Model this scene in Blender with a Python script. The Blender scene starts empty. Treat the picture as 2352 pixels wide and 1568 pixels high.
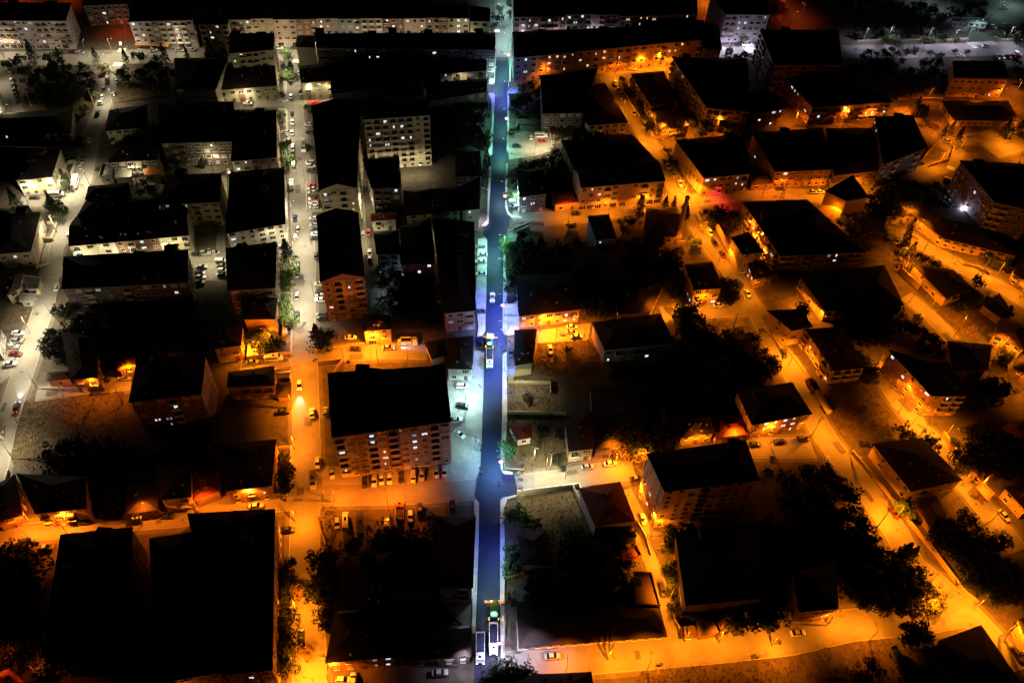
import bpy, math, random
from mathutils import Vector, Matrix
random.seed(7)
SC = bpy.context.scene
COL = SC.collection
# ------------------------------------------------------------------ camera
# The photograph is read in sheets ("a1".."e5"), each an enlargement of one region; tp() turns a spot
# on a sheet into a pixel of a 2352 x 1568 picture and gp() turns that pixel into a point of the town.
W, H = 2352.0, 1568.0
FPX = 1846.0
PITCH = math.radians(48.05)
ROLL = math.radians(2.9)
CAMH = 225.0
CAM = Vector((0, 0, CAMH))
F0 = Vector((0, math.cos(PITCH), -math.sin(PITCH)))
R0 = Vector((1, 0, 0)); U0 = Vector((0, math.sin(PITCH), math.cos(PITCH)))
RV = R0 * math.cos(ROLL) + U0 * math.sin(ROLL)
UV = -R0 * math.sin(ROLL) + U0 * math.cos(ROLL)
cam = bpy.data.cameras.new("camera"); camo = bpy.data.objects.new("camera", cam); COL.objects.link(camo)
cam.sensor_width = 36; cam.lens = FPX / W * 36; cam.clip_end = 4000; cam.clip_start = 1
camo.matrix_world = Matrix(((RV.x, UV.x, -F0.x, CAM.x), (RV.y, UV.y, -F0.y, CAM.y), (RV.z, UV.z, -F0.z, CAM.z), (0, 0, 0, 1)))
SC.camera = camo
# ------------------------------------------------------------------ night sky, moonlight, exposure
world = bpy.data.worlds.new("World"); SC.world = world; world.use_nodes = True
nt = world.node_tree; bgn = nt.nodes["Background"]
sky = nt.nodes.new("ShaderNodeTexSky"); sky.sky_type = 'NISHITA'; sky.sun_disc = False
sky.sun_elevation = math.radians(-4); sky.sun_rotation = math.radians(250)
nt.links.new(sky.outputs[0], bgn.inputs[0]); bgn.inputs[1].default_value = 0.006
sun = bpy.data.lights.new("moon", 'SUN'); sun.energy = 0.0015; sun.angle = math.radians(0.5); sun.color = (0.8, 0.88, 1.0)
suno = bpy.data.objects.new("moon", sun); COL.objects.link(suno); suno.rotation_euler = (math.radians(40), 0, math.radians(160)); suno.location = (0, 0, 300)
SC.view_settings.view_transform = 'Standard'; SC.view_settings.look = 'None'
SC.view_settings.exposure = 0.0; SC.view_settings.gamma = 1.0; SC.view_settings.use_curve_mapping = False
SC.cycles.max_bounces = 4; SC.cycles.diffuse_bounces = 3; SC.cycles.glossy_bounces = 2
SC.cycles.transmission_bounces = 2; SC.cycles.use_denoising = True; SC.cycles.sample_clamp_indirect = 3.0
SC.cycles.use_light_tree = True; SC.cycles.caustics_reflective = False; SC.cycles.caustics_refractive = False

def gp(X, Y, z=0.0):
    d = F0 * FPX + RV * (X - W / 2) + UV * (H / 2 - Y)
    t = (z - CAMH) / d.z
    return CAM + d * t
def proj(P):
    v = Vector(P) - CAM; q = v.dot(F0)
    return (W / 2 + FPX * v.dot(RV) / q, H / 2 - FPX * v.dot(UV) / q)
def tp(t, x, y):
    c = int(t[1]) - 1; r = "abcde".index(t[0])
    x0 = (0, 500, 1000, 1500, 2100)[c]; y0 = (0, 350, 720, 1080, 1424)[r]
    if c == 4 and r == 4: y0 = 1400
    s = 3.698 if c == 4 else 3.92
    return ((x0 + x / s) * 0.85965, (y0 + y / s) * 0.85965)
def pts(s):
    out = []; t = None
    for q in s.split(","):
        w = q.split()
        if len(w) == 3: t = w[0]; w = w[1:]
        out.append(tp(t, float(w[0]), float(w[1])))
    return out
def gpt(s, z=0.0): return [gp(a, b, z) for a, b in pts(s)]
# ------------------------------------------------------------------ materials
MATS = {}
def mat(name, col, rough=0.8, emit=None, es=0.0, noise=None, bump=0.0, metal=0.0, spec=0.3, col2=None, scale2=None):
    if name in MATS: return MATS[name]
    m = bpy.data.materials.new(name); m.use_nodes = True; n = m.node_tree.nodes; L = m.node_tree.links
    b = n["Principled BSDF"]; b.inputs["Base Color"].default_value = (*col, 1); b.inputs["Roughness"].default_value = rough
    b.inputs["Metallic"].default_value = metal; b.inputs["Specular IOR Level"].default_value = spec
    if emit: b.inputs["Emission Color"].default_value = (*emit, 1); b.inputs["Emission Strength"].default_value = es
    if noise:
        sc, amt = noise
        g = n.new("ShaderNodeNewGeometry")
        t = n.new("ShaderNodeTexNoise"); t.inputs["Scale"].default_value = sc; t.inputs["Detail"].default_value = 6; t.inputs["Roughness"].default_value = 0.65
        L.new(g.outputs["Position"], t.inputs["Vector"])
        r = n.new("ShaderNodeValToRGB"); c2 = col2 or tuple(c * (1 - amt) for c in col)
        r.color_ramp.elements[0].position = 0.3; r.color_ramp.elements[1].position = 0.7
        r.color_ramp.elements[0].color = (*c2, 1); r.color_ramp.elements[1].color = (*tuple(min(1, c * (1 + amt * 0.6)) for c in col), 1)
        L.new(t.outputs["Fac"], r.inputs["Fac"]); src = r.outputs["Color"]
        if scale2:
            t2 = n.new("ShaderNodeTexNoise"); t2.inputs["Scale"].default_value = scale2; t2.inputs["Detail"].default_value = 4
            L.new(g.outputs["Position"], t2.inputs["Vector"])
            mx = n.new("ShaderNodeMix"); mx.data_type = 'RGBA'; mx.blend_type = 'MULTIPLY'; mx.inputs[0].default_value = 0.8
            r2 = n.new("ShaderNodeValToRGB"); r2.color_ramp.elements[0].position = 0.38; r2.color_ramp.elements[1].position = 0.6
            r2.color_ramp.elements[0].color = (0.74, 0.73, 0.72, 1)
            L.new(t2.outputs["Fac"], r2.inputs["Fac"]); L.new(src, mx.inputs[6]); L.new(r2.outputs["Color"], mx.inputs[7]); src = mx.outputs[2]
        L.new(src, b.inputs["Base Color"])
        if bump:
            bn = n.new("ShaderNodeBump"); bn.inputs["Strength"].default_value = bump; bn.inputs["Distance"].default_value = 0.1
            L.new(t.outputs["Fac"], bn.inputs["Height"]); L.new(bn.outputs["Normal"], b.inputs["Normal"])
    MATS[name] = m; return m
def paint(name, col, s2=0.25): return mat("paint_" + name, col, 0.85, noise=(1.3, 0.14), scale2=None)
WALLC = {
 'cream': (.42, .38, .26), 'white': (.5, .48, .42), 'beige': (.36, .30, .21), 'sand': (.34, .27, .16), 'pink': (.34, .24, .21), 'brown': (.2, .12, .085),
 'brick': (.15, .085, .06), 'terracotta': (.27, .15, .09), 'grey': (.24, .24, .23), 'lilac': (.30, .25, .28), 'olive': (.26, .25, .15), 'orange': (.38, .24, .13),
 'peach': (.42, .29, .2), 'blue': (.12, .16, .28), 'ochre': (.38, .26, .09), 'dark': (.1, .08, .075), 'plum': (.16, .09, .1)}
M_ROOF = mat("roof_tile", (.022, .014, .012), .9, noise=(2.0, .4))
M_ROOFR = mat("red_roof_tile", (.14, .025, .018), .85, noise=(3.0, .35))
M_ROOFO = mat("orange_roof_tile", (.36, .13, .05), .85, noise=(3.0, .3))
M_ROOFG = mat("grey_sheet_roof", (.2, .2, .18), .6, noise=(2.0, .35))
M_ROOFB = mat("brown_sheet_roof", (.06, .035, .025), .7, noise=(2.0, .35))
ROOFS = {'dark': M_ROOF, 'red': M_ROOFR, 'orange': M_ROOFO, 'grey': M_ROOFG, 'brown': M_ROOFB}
M_DISH = mat("dish_grey", (.1, .1, .1), .6)
M_CONC = mat("concrete", (.3, .28, .25), .9, noise=(1.2, .25), bump=.2)
M_TRIM = mat("white_trim", (.62, .58, .52), .6)
M_FRAME = mat("window_frame", (.6, .56, .5), .5)
M_GLASS = mat("dark_glass", (.012, .013, .016), .12, spec=.6)
M_CURT = mat("curtained_glass", (.3, .27, .23), .4)
M_RAIL = mat("dark_railing", (.08, .06, .05), .6)
M_PARA = mat("balcony_parapet", (.34, .29, .23), .8, noise=(1.5, .15))
M_BDARK = mat("balcony_recess", (.05, .04, .035), .9)
M_DOOR = mat("door_wood", (.12, .06, .035), .6)
M_LIT = mat("lit_window_white", (.5, .5, .5), .5, (.72, .87, 1.0), 1.25)
M_LITW = mat("lit_window_warm", (.5, .5, .5), .5, (1.0, .75, .48), 1.0)
M_LITD = mat("lit_window_dim", (.4, .4, .4), .5, (.55, .72, .9), .35)
M_STEEL = mat("galvanised_steel", (.3, .3, .3), .5, metal=.4)
M_POST = mat("weathered_post", (.34, .27, .18), .8, noise=(2, .3))
M_HEAD = mat("lamp_housing", (.12, .12, .12), .5)
M_BLACK = mat("black_rubber", (.012, .012, .012), .8)
M_CGLASS = mat("car_glass", (.01, .011, .013), .08, spec=.7)
M_BARK = mat("bark", (.09, .06, .04), .9, noise=(3, .3))
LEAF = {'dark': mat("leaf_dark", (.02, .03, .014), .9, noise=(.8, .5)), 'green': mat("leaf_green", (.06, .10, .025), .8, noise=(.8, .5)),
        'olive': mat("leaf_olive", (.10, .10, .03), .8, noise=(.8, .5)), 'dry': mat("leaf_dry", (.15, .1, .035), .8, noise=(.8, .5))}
M_GROUND = mat("dusty_ground", (.085, .07, .052), .95, noise=(.35, .3), bump=.3, scale2=.5)
M_ASPH = mat("worn_asphalt", (.2, .185, .16), .85, noise=(.9, .12), bump=.1, scale2=.12)
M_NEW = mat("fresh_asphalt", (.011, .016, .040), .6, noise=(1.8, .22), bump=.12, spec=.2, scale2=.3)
M_PAVE = mat("pale_concrete_pavement", (.42, .4, .38), .85, noise=(.9, .15), bump=.1, scale2=.5)
M_YARD = mat("yard_concrete", (.25, .23, .2), .9, noise=(.6, .2), bump=.1, scale2=.25)
M_LOT = mat("bare_soil", (.085, .062, .036), .95, noise=(.45, .5), bump=.6, scale2=1.6)
M_SIDE = mat("sidewalk_blocks", (.13, .11, .09), .9, noise=(2.5, .25), bump=.2, scale2=.35)
M_GUT = mat("gutter_stone", (.3, .27, .23), .85, noise=(3, .25))
M_PATCH = mat("asphalt_patch", (.09, .08, .07), .85, noise=(1.5, .3))
M_MARK = mat("road_paint", (.6, .6, .56), .7)
M_SEAM = mat("tar_seam", (.008, .009, .012), .5)
M_RUBBLE = mat("rubble", (.26, .2, .14), .95)
M_SIGNR = mat("red_sign_light", (.5, .1, .1), .5, (1.0, .12, .16), 7.0)
M_SIGNW = mat("white_sign_light", (.5, .5, .5), .5, (1.0, .75, .8), 6.0)
# ------------------------------------------------------------------ mesh helpers
class MB:
    def __init__(s): s.v = []; s.f = []; s.m = []
    def face(s, ps, mi=0):
        i = len(s.v); s.v += [tuple(p) for p in ps]; s.f.append(tuple(range(i, i + len(ps)))); s.m.append(mi)
    def hexa(s, b, t, mi=0):            # b, t: four points each, bottom and top ring, counter-clockwise from above
        i = len(s.v); s.v += [tuple(p) for p in b] + [tuple(p) for p in t]; n = len(b)
        s.f.append(tuple(range(i + n - 1, i - 1, -1))); s.m.append(mi)
        s.f.append(tuple(range(i + n, i + 2 * n))); s.m.append(mi)
        for k in range(n):
            j = (k + 1) % n; s.f.append((i + k, i + j, i + n + j, i + n + k)); s.m.append(mi)
    def box(s, x0, x1, y0, y1, z0, z1, mi=0):
        s.hexa([(x0, y0, z0), (x1, y0, z0), (x1, y1, z0), (x0, y1, z0)], [(x0, y0, z1), (x1, y0, z1), (x1, y1, z1), (x0, y1, z1)], mi)
    def cyl(s, p, q, r0, r1, n=8, mi=0):
        p = Vector(p); q = Vector(q); d = (q - p).normalized()
        a = d.orthogonal().normalized(); b = d.cross(a)
        A = [p + (a * math.cos(2 * math.pi * k / n) + b * math.sin(2 * math.pi * k / n)) * r0 for k in range(n)]
        B = [q + (a * math.cos(2 * math.pi * k / n) + b * math.sin(2 * math.pi * k / n)) * r1 for k in range(n)]
        s.hexa(A, B, mi)
    def mesh(s, name, mats):
        me = bpy.data.meshes.new(name); me.from_pydata(s.v, [], s.f)
        for m in mats: me.materials.append(m)
        if any(s.m): me.polygons.foreach_set("material_index", s.m)
        me.update(); return me
def obj(name, me, parent=None, loc=(0, 0, 0), rz=0.0, scale=None):
    o = bpy.data.objects.new(name, me); COL.objects.link(o)
    if parent: o.parent = parent
    o.location = loc; o.rotation_euler = (0, 0, rz)
    if scale: o.scale = scale
    return o
def tag(o, label, cat, group=None):
    o["label"] = label; o["category"] = cat
    if group: o["group"] = group
    return o
def thing(name, label, cat, loc, rz=0.0, group=None):
    return tag(obj(name, None, None, loc, rz), label, cat, group)
ORD = ["", "first", "second", "third", "fourth", "fifth", "sixth", "seventh", "eighth", "ninth", "tenth", "eleventh", "twelfth", "thirteenth", "fourteenth", "fifteenth", "sixteenth", "seventeenth", "eighteenth", "nineteenth", "twentieth"]
ORD += ["twenty-" + w for w in ORD[1:10]]
def ranks(ps):
    """for screen points: each one's rank word along the longer spread"""
    n = len(ps)
    if n == 1 or n > 28: return [""] * n
    sx = max(p[0] for p in ps) - min(p[0] for p in ps); sy = max(p[1] for p in ps) - min(p[1] for p in ps)
    k = 0 if sx > sy else 1; order = sorted(range(n), key=lambda i: ps[i][k]); r = [""] * n
    for a, i in enumerate(order):
        if n == 2: r[i] = ("left one", "right one")[a] if k == 0 else ("upper one", "lower one")[a]
        else: r[i] = ORD[a + 1] + (" from left" if k == 0 else " from top")
    return r
# ------------------------------------------------------------------ ground, roads, pavements
def sheet(name, ps, z, m, kind="structure", sub=0):
    b = MB(); b.face([(p[0], p[1], z) for p in ps]); o = obj(name, b.mesh(name, [m])); o["kind"] = kind; return o
def slab(name, ps, z0, z1, m):
    b = MB(); b.hexa([(p[0], p[1], z0) for p in ps], [(p[0], p[1], z1) for p in ps]); o = obj(name, b.mesh(name, [m])); o["kind"] = "structure"; return o
def ccw(ps):
    a = sum(ps[i][0] * ps[(i + 1) % len(ps)][1] - ps[(i + 1) % len(ps)][0] * ps[i][1] for i in range(len(ps)))
    return ps if a > 0 else ps[::-1]
sheet("ground", [(-1500, -600), (1500, -600), (1500, 2500), (-1500, 2500)], 0.0, M_GROUND)
ZR = [0.2]; ZS = [0.006]; RNDR = random.Random(5)
PATCHES = []; HOLES = []
def road(s, w, m=M_ASPH, name="road"):
    P = [Vector((p.x, p.y, 0)) for p in gpt(s)]
    L, R = [], []
    for i, p in enumerate(P):
        d = (P[min(i + 1, len(P) - 1)] - P[max(i - 1, 0)]).normalized(); n = Vector((-d.y, d.x, 0))
        L.append(p + n * w / 2); R.append(p - n * w / 2)
    def strip(nm, ww, zz, mm):
        b = MB()
        for i in range(len(P) - 1):
            q = []
            for k, sg in ((i, -1), (i + 1, -1), (i + 1, 1), (i, 1)):
                c = (L[k] + R[k]) / 2; n = (L[k] - R[k]).normalized() * ww / 2 * sg; q.append((c.x + n.x, c.y + n.y, zz))
            b.face(q)
        o = obj(nm, b.mesh(nm, [mm])); o["kind"] = "structure"
    if w < 14 and w > 4.6:
        strip("sidewalk", w + 3.4, ZS[0], M_SIDE); strip("gutter", w + .5, ZS[0] + .06, M_GUT); ZS[0] += .0012
    for i in range(len(P) - 1):                     # mended patches and manholes along the way
        seg = P[i + 1] - P[i]; n = (L[i] - R[i]).normalized()
        for _ in range(int(seg.length / 22) + (RNDR.random() < .4)):
            c = P[i] + seg * RNDR.random() + n * RNDR.uniform(-.3, .3) * w; a, bb = RNDR.uniform(.6, 3.2), RNDR.uniform(.4, 1.3); u = seg.normalized()
            if RNDR.random() < .6: PATCHES.append([(c - u * a - n * bb), (c - u * a * .9 + n * bb), (c + u * a + n * bb * .9), (c + u * a * 1.05 - n * bb)][::-1])
            else: HOLES.append(c)
    b = MB(); z = ZR[0] - .12; ZR[0] += 0.004
    for i in range(len(P) - 1):
        b.face([(R[i].x, R[i].y, z), (R[i + 1].x, R[i + 1].y, z), (L[i + 1].x, L[i + 1].y, z), (L[i].x, L[i].y, z)])
    o = obj(name, b.mesh(name, [m])); o["kind"] = "structure"; return o
ZP = [0.004]
def pad(s, m, name, z=None):
    if z is None: z = ZP[0] + .03; ZP[0] += 0.001
    return sheet(name, ccw([(p.x, p.y) for p in gpt(s)]), z, m)
def pave(s, name="pavement", m=M_PAVE, z1=0.5):
    P = ccw([(p.x, p.y) for p in gpt(s)]); return slab(name, P, 0.0, z1, m)
# soil and grass plots, yards
for s in ("c3 1715 770,2240 740,2352 900,2352 1130,1680 1110", "c5 410 1150,760 1150,900 1220,1040 1400,1080 1560,d5 1090 250,560 290,470 200,480 60,330 20",
          "c1 130 1400,1290 1200,1300 1568,d1 1300 700,500 760,150 640,100 560,150 300", "e4 860 1400,1500 1310,2352 1230,e5 1000 1050,1100 1400,900 1700,e4 1300 1800,700 1700",
          "c5 1480 420,1900 230,2050 420,1960 640,1700 620", "a1 1230 900,1700 830,1800 1080,1540 1120,1240 1080", "d3 1400 100,2000 160,2010 600,1650 690,1400 640",
          "c3 1410 1190,1900 1200,1900 1480,1400 1480", "b3 1400 420,1800 300,1790 390,1500 480,1400 480", "d3 1350 1090,1600 950,2070 870,2330 1568,1450 1568",
          "b1 640 1000,c1 640 380,250 580,0 560,0 280", "a1 200 900,1000 900,1010 1180,240 1130", "b5 600 880,1150 1120,1250 1250,900 1260,720 1120", "b4 1450 880,1800 860,1840 1010,1700 1180"):
    pad(s, M_LOT, "bare_soil")
for s in ("c3 770 1080,1030 1040,1045 850,1160 850,1150 1100,d3 1135 300,1118 650,1060 800,1045 990,800 1010,200 1000,-400 700,700 640,760 600",
          "c3 1710 640,2270 560,2240 740,1715 770", "b3 1600 0,1850 60,1880 200,1700 260,1410 300,1400 60,1500 20", "d2 1400 640,2352 700,2352 1000,1400 960",
          "b2 1250 540,1400 560,1420 850,1250 850", "b1 1900 1260,b2 440 1260,420 1568,80 1568", "c1 0 840,200 640,120 1100,0 1200"):
    pad(s, M_YARD, "yard")
road("a1 -400 630,1200 600,a2 600 570,1150 570,a3 1350 530,a4 1800 560,a5 1400 505,2500 470", 15, name="avenue")
road("a3 1345 600,1350 480,1360 300,1375 100,1385 -100,1400 -400", 9.5, name="upper_street")
road("a1 1190 560,1170 780,1110 1000,1030 1250,b1 960 30,910 300,870 500,780 750,680 980,560 1250,c1 520 50,470 350,390 600,300 900,200 1200,110 1460,d1 40 280,-50 700,-120 1000", 7.2, name="side_street")
road("a1 -60 600,60 900,170 1200,220 1500", 7, name="side_street")
road("a2 1130 440,1125 800,1120 1200,b2 1180 300,1200 900,1230 1400,c2 1215 200,1215 700,1235 1100,d2 1250 400,1240 1000,e2 1230 300,1270 1000,1290 1700", 8.8, name="tree_lined_street")
for s, w in (("a4 460 760,560 950,690 1150,800 1300,900 1450,b4 940 200,1050 360,1170 550,1250 680,1350 850,1420 980,1500 1100,1620 1270,1760 1450,c4 1960 320,2080 500,2180 700,2290 880,c5 60 1000,170 1250,d5 330 230,450 420,620 620,800 850,960 1080,1100 1280,e5 1250 400,1450 560,1640 740,1850 930,2050 1150,2300 1450", 8),
             ("b5 900 900,1150 1010,1350 1130,1600 1260,1900 1450,c5 2150 190,2400 340", 7), ("c5 1180 260,1400 430,1560 600,1640 700", 6), ("c5 860 920,1000 1120,1120 1300,1280 1490,d5 1300 230,1500 380,1700 700,1900 950,2100 1200,2300 1450", 7),
             ("b5 600 640,1100 500,1400 400,1600 330,1690 200,a5 1500 1400,1330 1250,1130 1060", 8), ("b4 -200 930,0 910,400 870,800 800,1200 720", 8), ("b4 1380 730,1900 660,2352 660,b5 300 650,520 700", 8),
             ("c4 1050 470,1700 420,2000 400", 8), ("d1 -100 1350,600 1290,1200 1220,1900 1170,d2 400 1080,900 1020,1500 950,2100 940,d3 500 930,1070 890", 7.5),
             ("d3 1490 850,2000 785,d4 300 730,760 690", 7.5), ("d4 1950 450,2352 460,d5 260 420", 8), ("e3 1330 1420,1900 1400,e4 300 1300,900 1250,1500 1200,2352 1110,e5 600 1000,1400 920,1750 850", 9),
             ("c2 1330 900,1700 880,2100 850,c3 560 860", 7.5), ("c2 560 1010,900 985,1130 940", 5), ("c1 380 1310,900 1230,1380 1190", 6), ("d4 660 900,850 1250,e4 850 100,960 350,1050 600,1120 850,1200 1080", 4.5),
             ("b2 1160 1240,1000 1250,700 1330,300 1330,60 1350,b1 1900 1330,1000 1450,500 1480", 6), ("b2 370 460,380 700,360 1000,350 1300", 3.6), ("b2 1790 380,1800 600,1830 1000,1880 1300", 3.6),
             ("b1 200 750,500 740,800 690", 7), ("a2 700 1090,1130 1080,1400 1090,a3 200 1000,600 960", 5.5), ("b5 2000 200,2352 100", 12), ("a5 1500 1330,1700 1400,2100 1320", 7), ("a3 2300 760,a4 450 760,700 720,1130 700,1200 800,1300 1000", 7),
             ("b3 1450 880,1900 900,2352 920", 6)):
    road(s, w)
# the freshly laid street and its pavements
LE = pts("a3 1278 605,1265 880,1255 1200,b3 1245 0,1228 450,1213 700,1185 1200,c3 1175 200,1165 600,1150 1050,d3 1120 500,1100 1100,e3 1090 200,1070 800,1055 1400,1045 1900")
RE = pts("a3 1405 605,1408 880,1393 1180,b3 1387 0,1373 450,1367 700,1350 1180,c3 1348 200,1340 600,1340 1050,d3 1325 500,1318 1100,e3 1316 200,1316 800,1325 1400,1340 1900")
def new_street():
    for k, q in enumerate(PATCHES):
        b = MB(); b.face([(p.x, p.y, .345 + .0004 * k) for p in q]); o = obj("mended_patch", b.mesh("mended_patch", [M_PATCH])); o["kind"] = "structure"
    b = MB(); b.cyl((0, 0, 0), (0, 0, .02), .36, .36, 14); mh = b.mesh("manhole_cover", [M_RAIL])
    for k, p in enumerate(HOLES):
        o = obj("manhole_cover", mh, None, (p.x, p.y, .35)); o["kind"] = "structure"
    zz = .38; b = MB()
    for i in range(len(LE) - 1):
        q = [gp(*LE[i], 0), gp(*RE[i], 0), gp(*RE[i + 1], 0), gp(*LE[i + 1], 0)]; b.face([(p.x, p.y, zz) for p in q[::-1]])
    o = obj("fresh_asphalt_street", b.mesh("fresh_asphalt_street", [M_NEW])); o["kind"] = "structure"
    for k, s in enumerate(("a3 1270 880,1400 880,1412 960,1265 985,1225 975,1210 930,1230 905", "b3 1240 255,1385 230,1412 300,1375 345,1228 380,1205 360,1200 280",
              "b3 1210 965,1370 820,1400 880,1425 905,1410 1000,1380 1080,1352 1105,1190 1160,1155 1130,1140 1015", "c3 1163 690,1343 680,1390 710,1385 850,1150 860,1080 830,1070 715,1130 705",
              "d3 1322 700,1460 742,1480 830,1500 945,1340 985,1310 1010", "d3 1118 740,1110 1010,1085 995,1058 960,1065 860,1085 800")):
        pad(s, M_NEW, "fresh_asphalt_patch", zz + .004 * (k + 1))
    # the dark seam where two paver lanes meet
    S = [gp(*p, 0) for p in pts("c3 1243 1080,1245 1400,d3 1243 100,1225 250,1215 600,1205 850,1212 1100,e3 1205 200,1200 500,1203 640")]
    b = MB()
    for i in range(len(S) - 1):
        a, c = S[i], S[i + 1]; b.face([(a.x - .07, a.y, zz + .03), (c.x - .07, c.y, zz + .03), (c.x + .07, c.y, zz + .03), (a.x + .07, a.y, zz + .03)][::-1])
    o = obj("tar_seam", b.mesh("tar_seam", [M_SEAM])); o["kind"] = "structure"
new_street()
for s in ("a3 1255 620,1276 612,1263 860,1245 892,1205 890,1200 850,1235 800", "a3 1195 985,1245 982,1262 1010,1251 1250,b3 1241 100,1236 245,1218 266,1180 266,1215 60,a3 1235 1300,1225 1050,1200 1000",
          "b3 1185 378,1218 376,1227 400,1210 700,1198 975,1170 1003,1120 1003,1180 940,1188 700,1200 500", "b3 1085 1140,1160 1127,1183 1150,1178 1500,c3 1172 300,1162 640,1130 698,1075 705,1090 600,1060 300,1080 0",
          "d3 1045 1005,1080 1008,1098 1035,1093 1450,e3 1068 800,1055 1050,1022 1060,1040 300,d3 1058 1400,1065 1180,1045 1150",
          "a3 1410 600,1440 610,1430 860,1411 880", "a3 1396 965,1415 955,b3 1412 0,1405 222,1388 222,1390 0", "b3 1378 348,1402 340,1387 750,1402 850,1440 888,1545 905,1550 925,1440 915,1395 878,1370 800",
          "b3 1356 1112,1374 1112,1376 1400,c3 1386 160,1385 320,1490 345,1510 500,1520 620,1460 690,1400 700,1360 678,1344 640,1350 200", "c3 1344 900,1385 870,1392 1560,d3 1372 500,1360 690,1450 720,1445 740,1370 738,1337 712,1323 660,1340 100",
          "d3 1344 985,1500 950,1505 965,1390 1000,1352 1100,1365 1400,e3 1368 400,1360 900,1365 1400,1330 1400,1318 800,1318 200,d3 1320 1100,1322 1010"):
    pave(s)
for s in ("a2 1010 860,1045 860,1045 1065,950 1065,950 1050,1020 1045", "a2 1030 1160,1050 1160,1060 1420,1045 1420", "c2 1090 0,1102 0,1102 420,1090 420", "c2 1090 620,1104 620,1100 900,1088 900", "d2 1080 440,1100 440,1100 700,1085 700",
          "b2 1240 540,1255 540,1262 840,1248 840"): pave(s, "kerb", M_PAVE, .5)
# zebra crossings on the avenue
def zebra(s, n, w, ln):
    P = gpt(s); a, c = P[0], P[1]; d = (c - a); d.z = 0; u = d.normalized(); v = Vector((-u.y, u.x, 0)); b = MB()
    for k in range(n):
        p = a + d * (k / (n - 1)); q = [p - u * w / 2 - v * ln / 2, p + u * w / 2 - v * ln / 2, p + u * w / 2 + v * ln / 2, p - u * w / 2 + v * ln / 2]
        b.face([(x.x, x.y, ZR[0] - .08) for x in q])
    o = obj("zebra_crossing", b.mesh("zebra_crossing", [M_MARK])); o["kind"] = "structure"
zebra("a1 1245 530,1310 530", 5, .6, 4); zebra("a1 1195 680,1280 680", 6, .6, 3.5); zebra("a2 1110 645,1180 645", 6, .6, 3.5); zebra("a5 1800 440,2060 430", 20, .5, 4.5); zebra("b5 1600 360,1655 380", 4, .6, 3)
# ------------------------------------------------------------------ building kit
WM = {}
def lit_mesh(st, var):
    k = ('lw', st, var)
    if k in WM: return WM[k]
    b = MB(); rnd = random.Random(var * 7 + 1); n = (2, 2, 3, 1)[var % 4]; w = (1.3, 1.15, 1.7, .7)[var % 4]; y = (.55, .6, .55, .6)[var % 4]; x = w / 2
    for a in range(n):
        x0 = -x + w * a / n; x1 = x0 + w / n; z0 = -y + (.25 if rnd.random() < .3 else 0)
        b.face([(x0, -.03, z0), (x1, -.03, z0), (x1, -.03, y), (x0, -.03, y)], rnd.choice([1, 1, 1, 2]) if a else 1)
        if z0 > -y: b.face([(x0, -.03, -y), (x1, -.03, -y), (x1, -.03, z0), (x0, -.03, z0)], 2)
        b.box(x0 - .05, x0 + .05, -.09, -.031, -y, y)
    for q in ((-x - .08, x + .08, y, y + .08), (-x - .08, x + .08, -y - .08, -y)): b.box(q[0], q[1], -.09, 0, q[2], q[3])
    b.box(x - .02, x + .08, -.09, -.031, -y, y)
    g = {'lit': M_LIT, 'warm': M_LITW, 'dim': M_LITD}[st]
    WM[k] = b.mesh("window_lit", [M_FRAME, g, M_CURT]); return WM[k]
def wmesh(t, st):
    if (t, st) in WM: return WM[(t, st)]
    w, h, n = {'win': (1.35, 1.4, 2), 'wide': (2.2, 1.45, 3), 'small': (.6, .6, 1), 'shop': (2.9, 2.2, 3), 'door': (1.2, 2.2, 1), 'bdoor': (2.1, 2.1, 3)}[t]
    b = MB(); x = w / 2; y = h / 2; f = .075
    b.face([(-x, -.03, -y), (x, -.03, -y), (x, -.03, y), (-x, -.03, y)], 1)
    for (a, c, d, e) in ((-x - f, x + f, y, y + f), (-x - f, x + f, -y - f, -y), (-x - f, -x, -y, y), (x, x + f, -y, y)): b.box(a, c, -.09, 0, d, e)
    for k in range(1, n): q = -x + w * k / n; b.box(q - .035, q + .035, -.07, -.03, -y, y)
    if t in ('win', 'wide'): b.box(-x - .14, x + .14, -.2, 0, -y - f - .07, -y - f, 0)
    fm = M_FRAME if t != 'door' else M_DOOR
    gm = {'dark': M_GLASS, 'curtain': M_CURT, 'lit': M_LIT, 'warm': M_LITW, 'dim': M_LITD, 'door': M_DOOR}[st]
    WM[(t, st)] = b.mesh("window_" + t + "_" + st, [fm, gm]); return WM[(t, st)]
WINS = []
def bal_mesh(w):
    k = ('bal', w)
    if k in WM: return WM[k]
    b = MB(); x = w / 2
    b.box(-x, x, -1.15, -.002, -.14, 0); b.box(-x, x, -1.15, -1.05, 0, .85); b.box(-x, -x + .09, -1.05, -.01, 0, .85); b.box(x - .09, x, -1.05, -.01, 0, .85); b.box(-x - .04, x + .04, -1.19, -1.03, .86, .93, 1)
    WM[k] = b.mesh("balcony", [M_PARA, M_TRIM]); return WM[k]
def inset(P, ds):
    n = len(P); out = []; ed = []
    for i in range(n):
        a = Vector(P[i]); c = Vector(P[(i + 1) % n]); d = (c - a).normalized(); nr = Vector((-d.y, d.x)); ed.append((a + nr * ds[i], d))
    for i in range(n):
        (a, d), (c, e) = ed[i - 1], ed[i]; cr = d.x * e.y - d.y * e.x
        if abs(cr) < 1e-4: out.append(c.copy()); continue
        t = ((c.x - a.x) * e.y - (c.y - a.y) * e.x) / cr; out.append(a + d * t)
    return out
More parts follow.
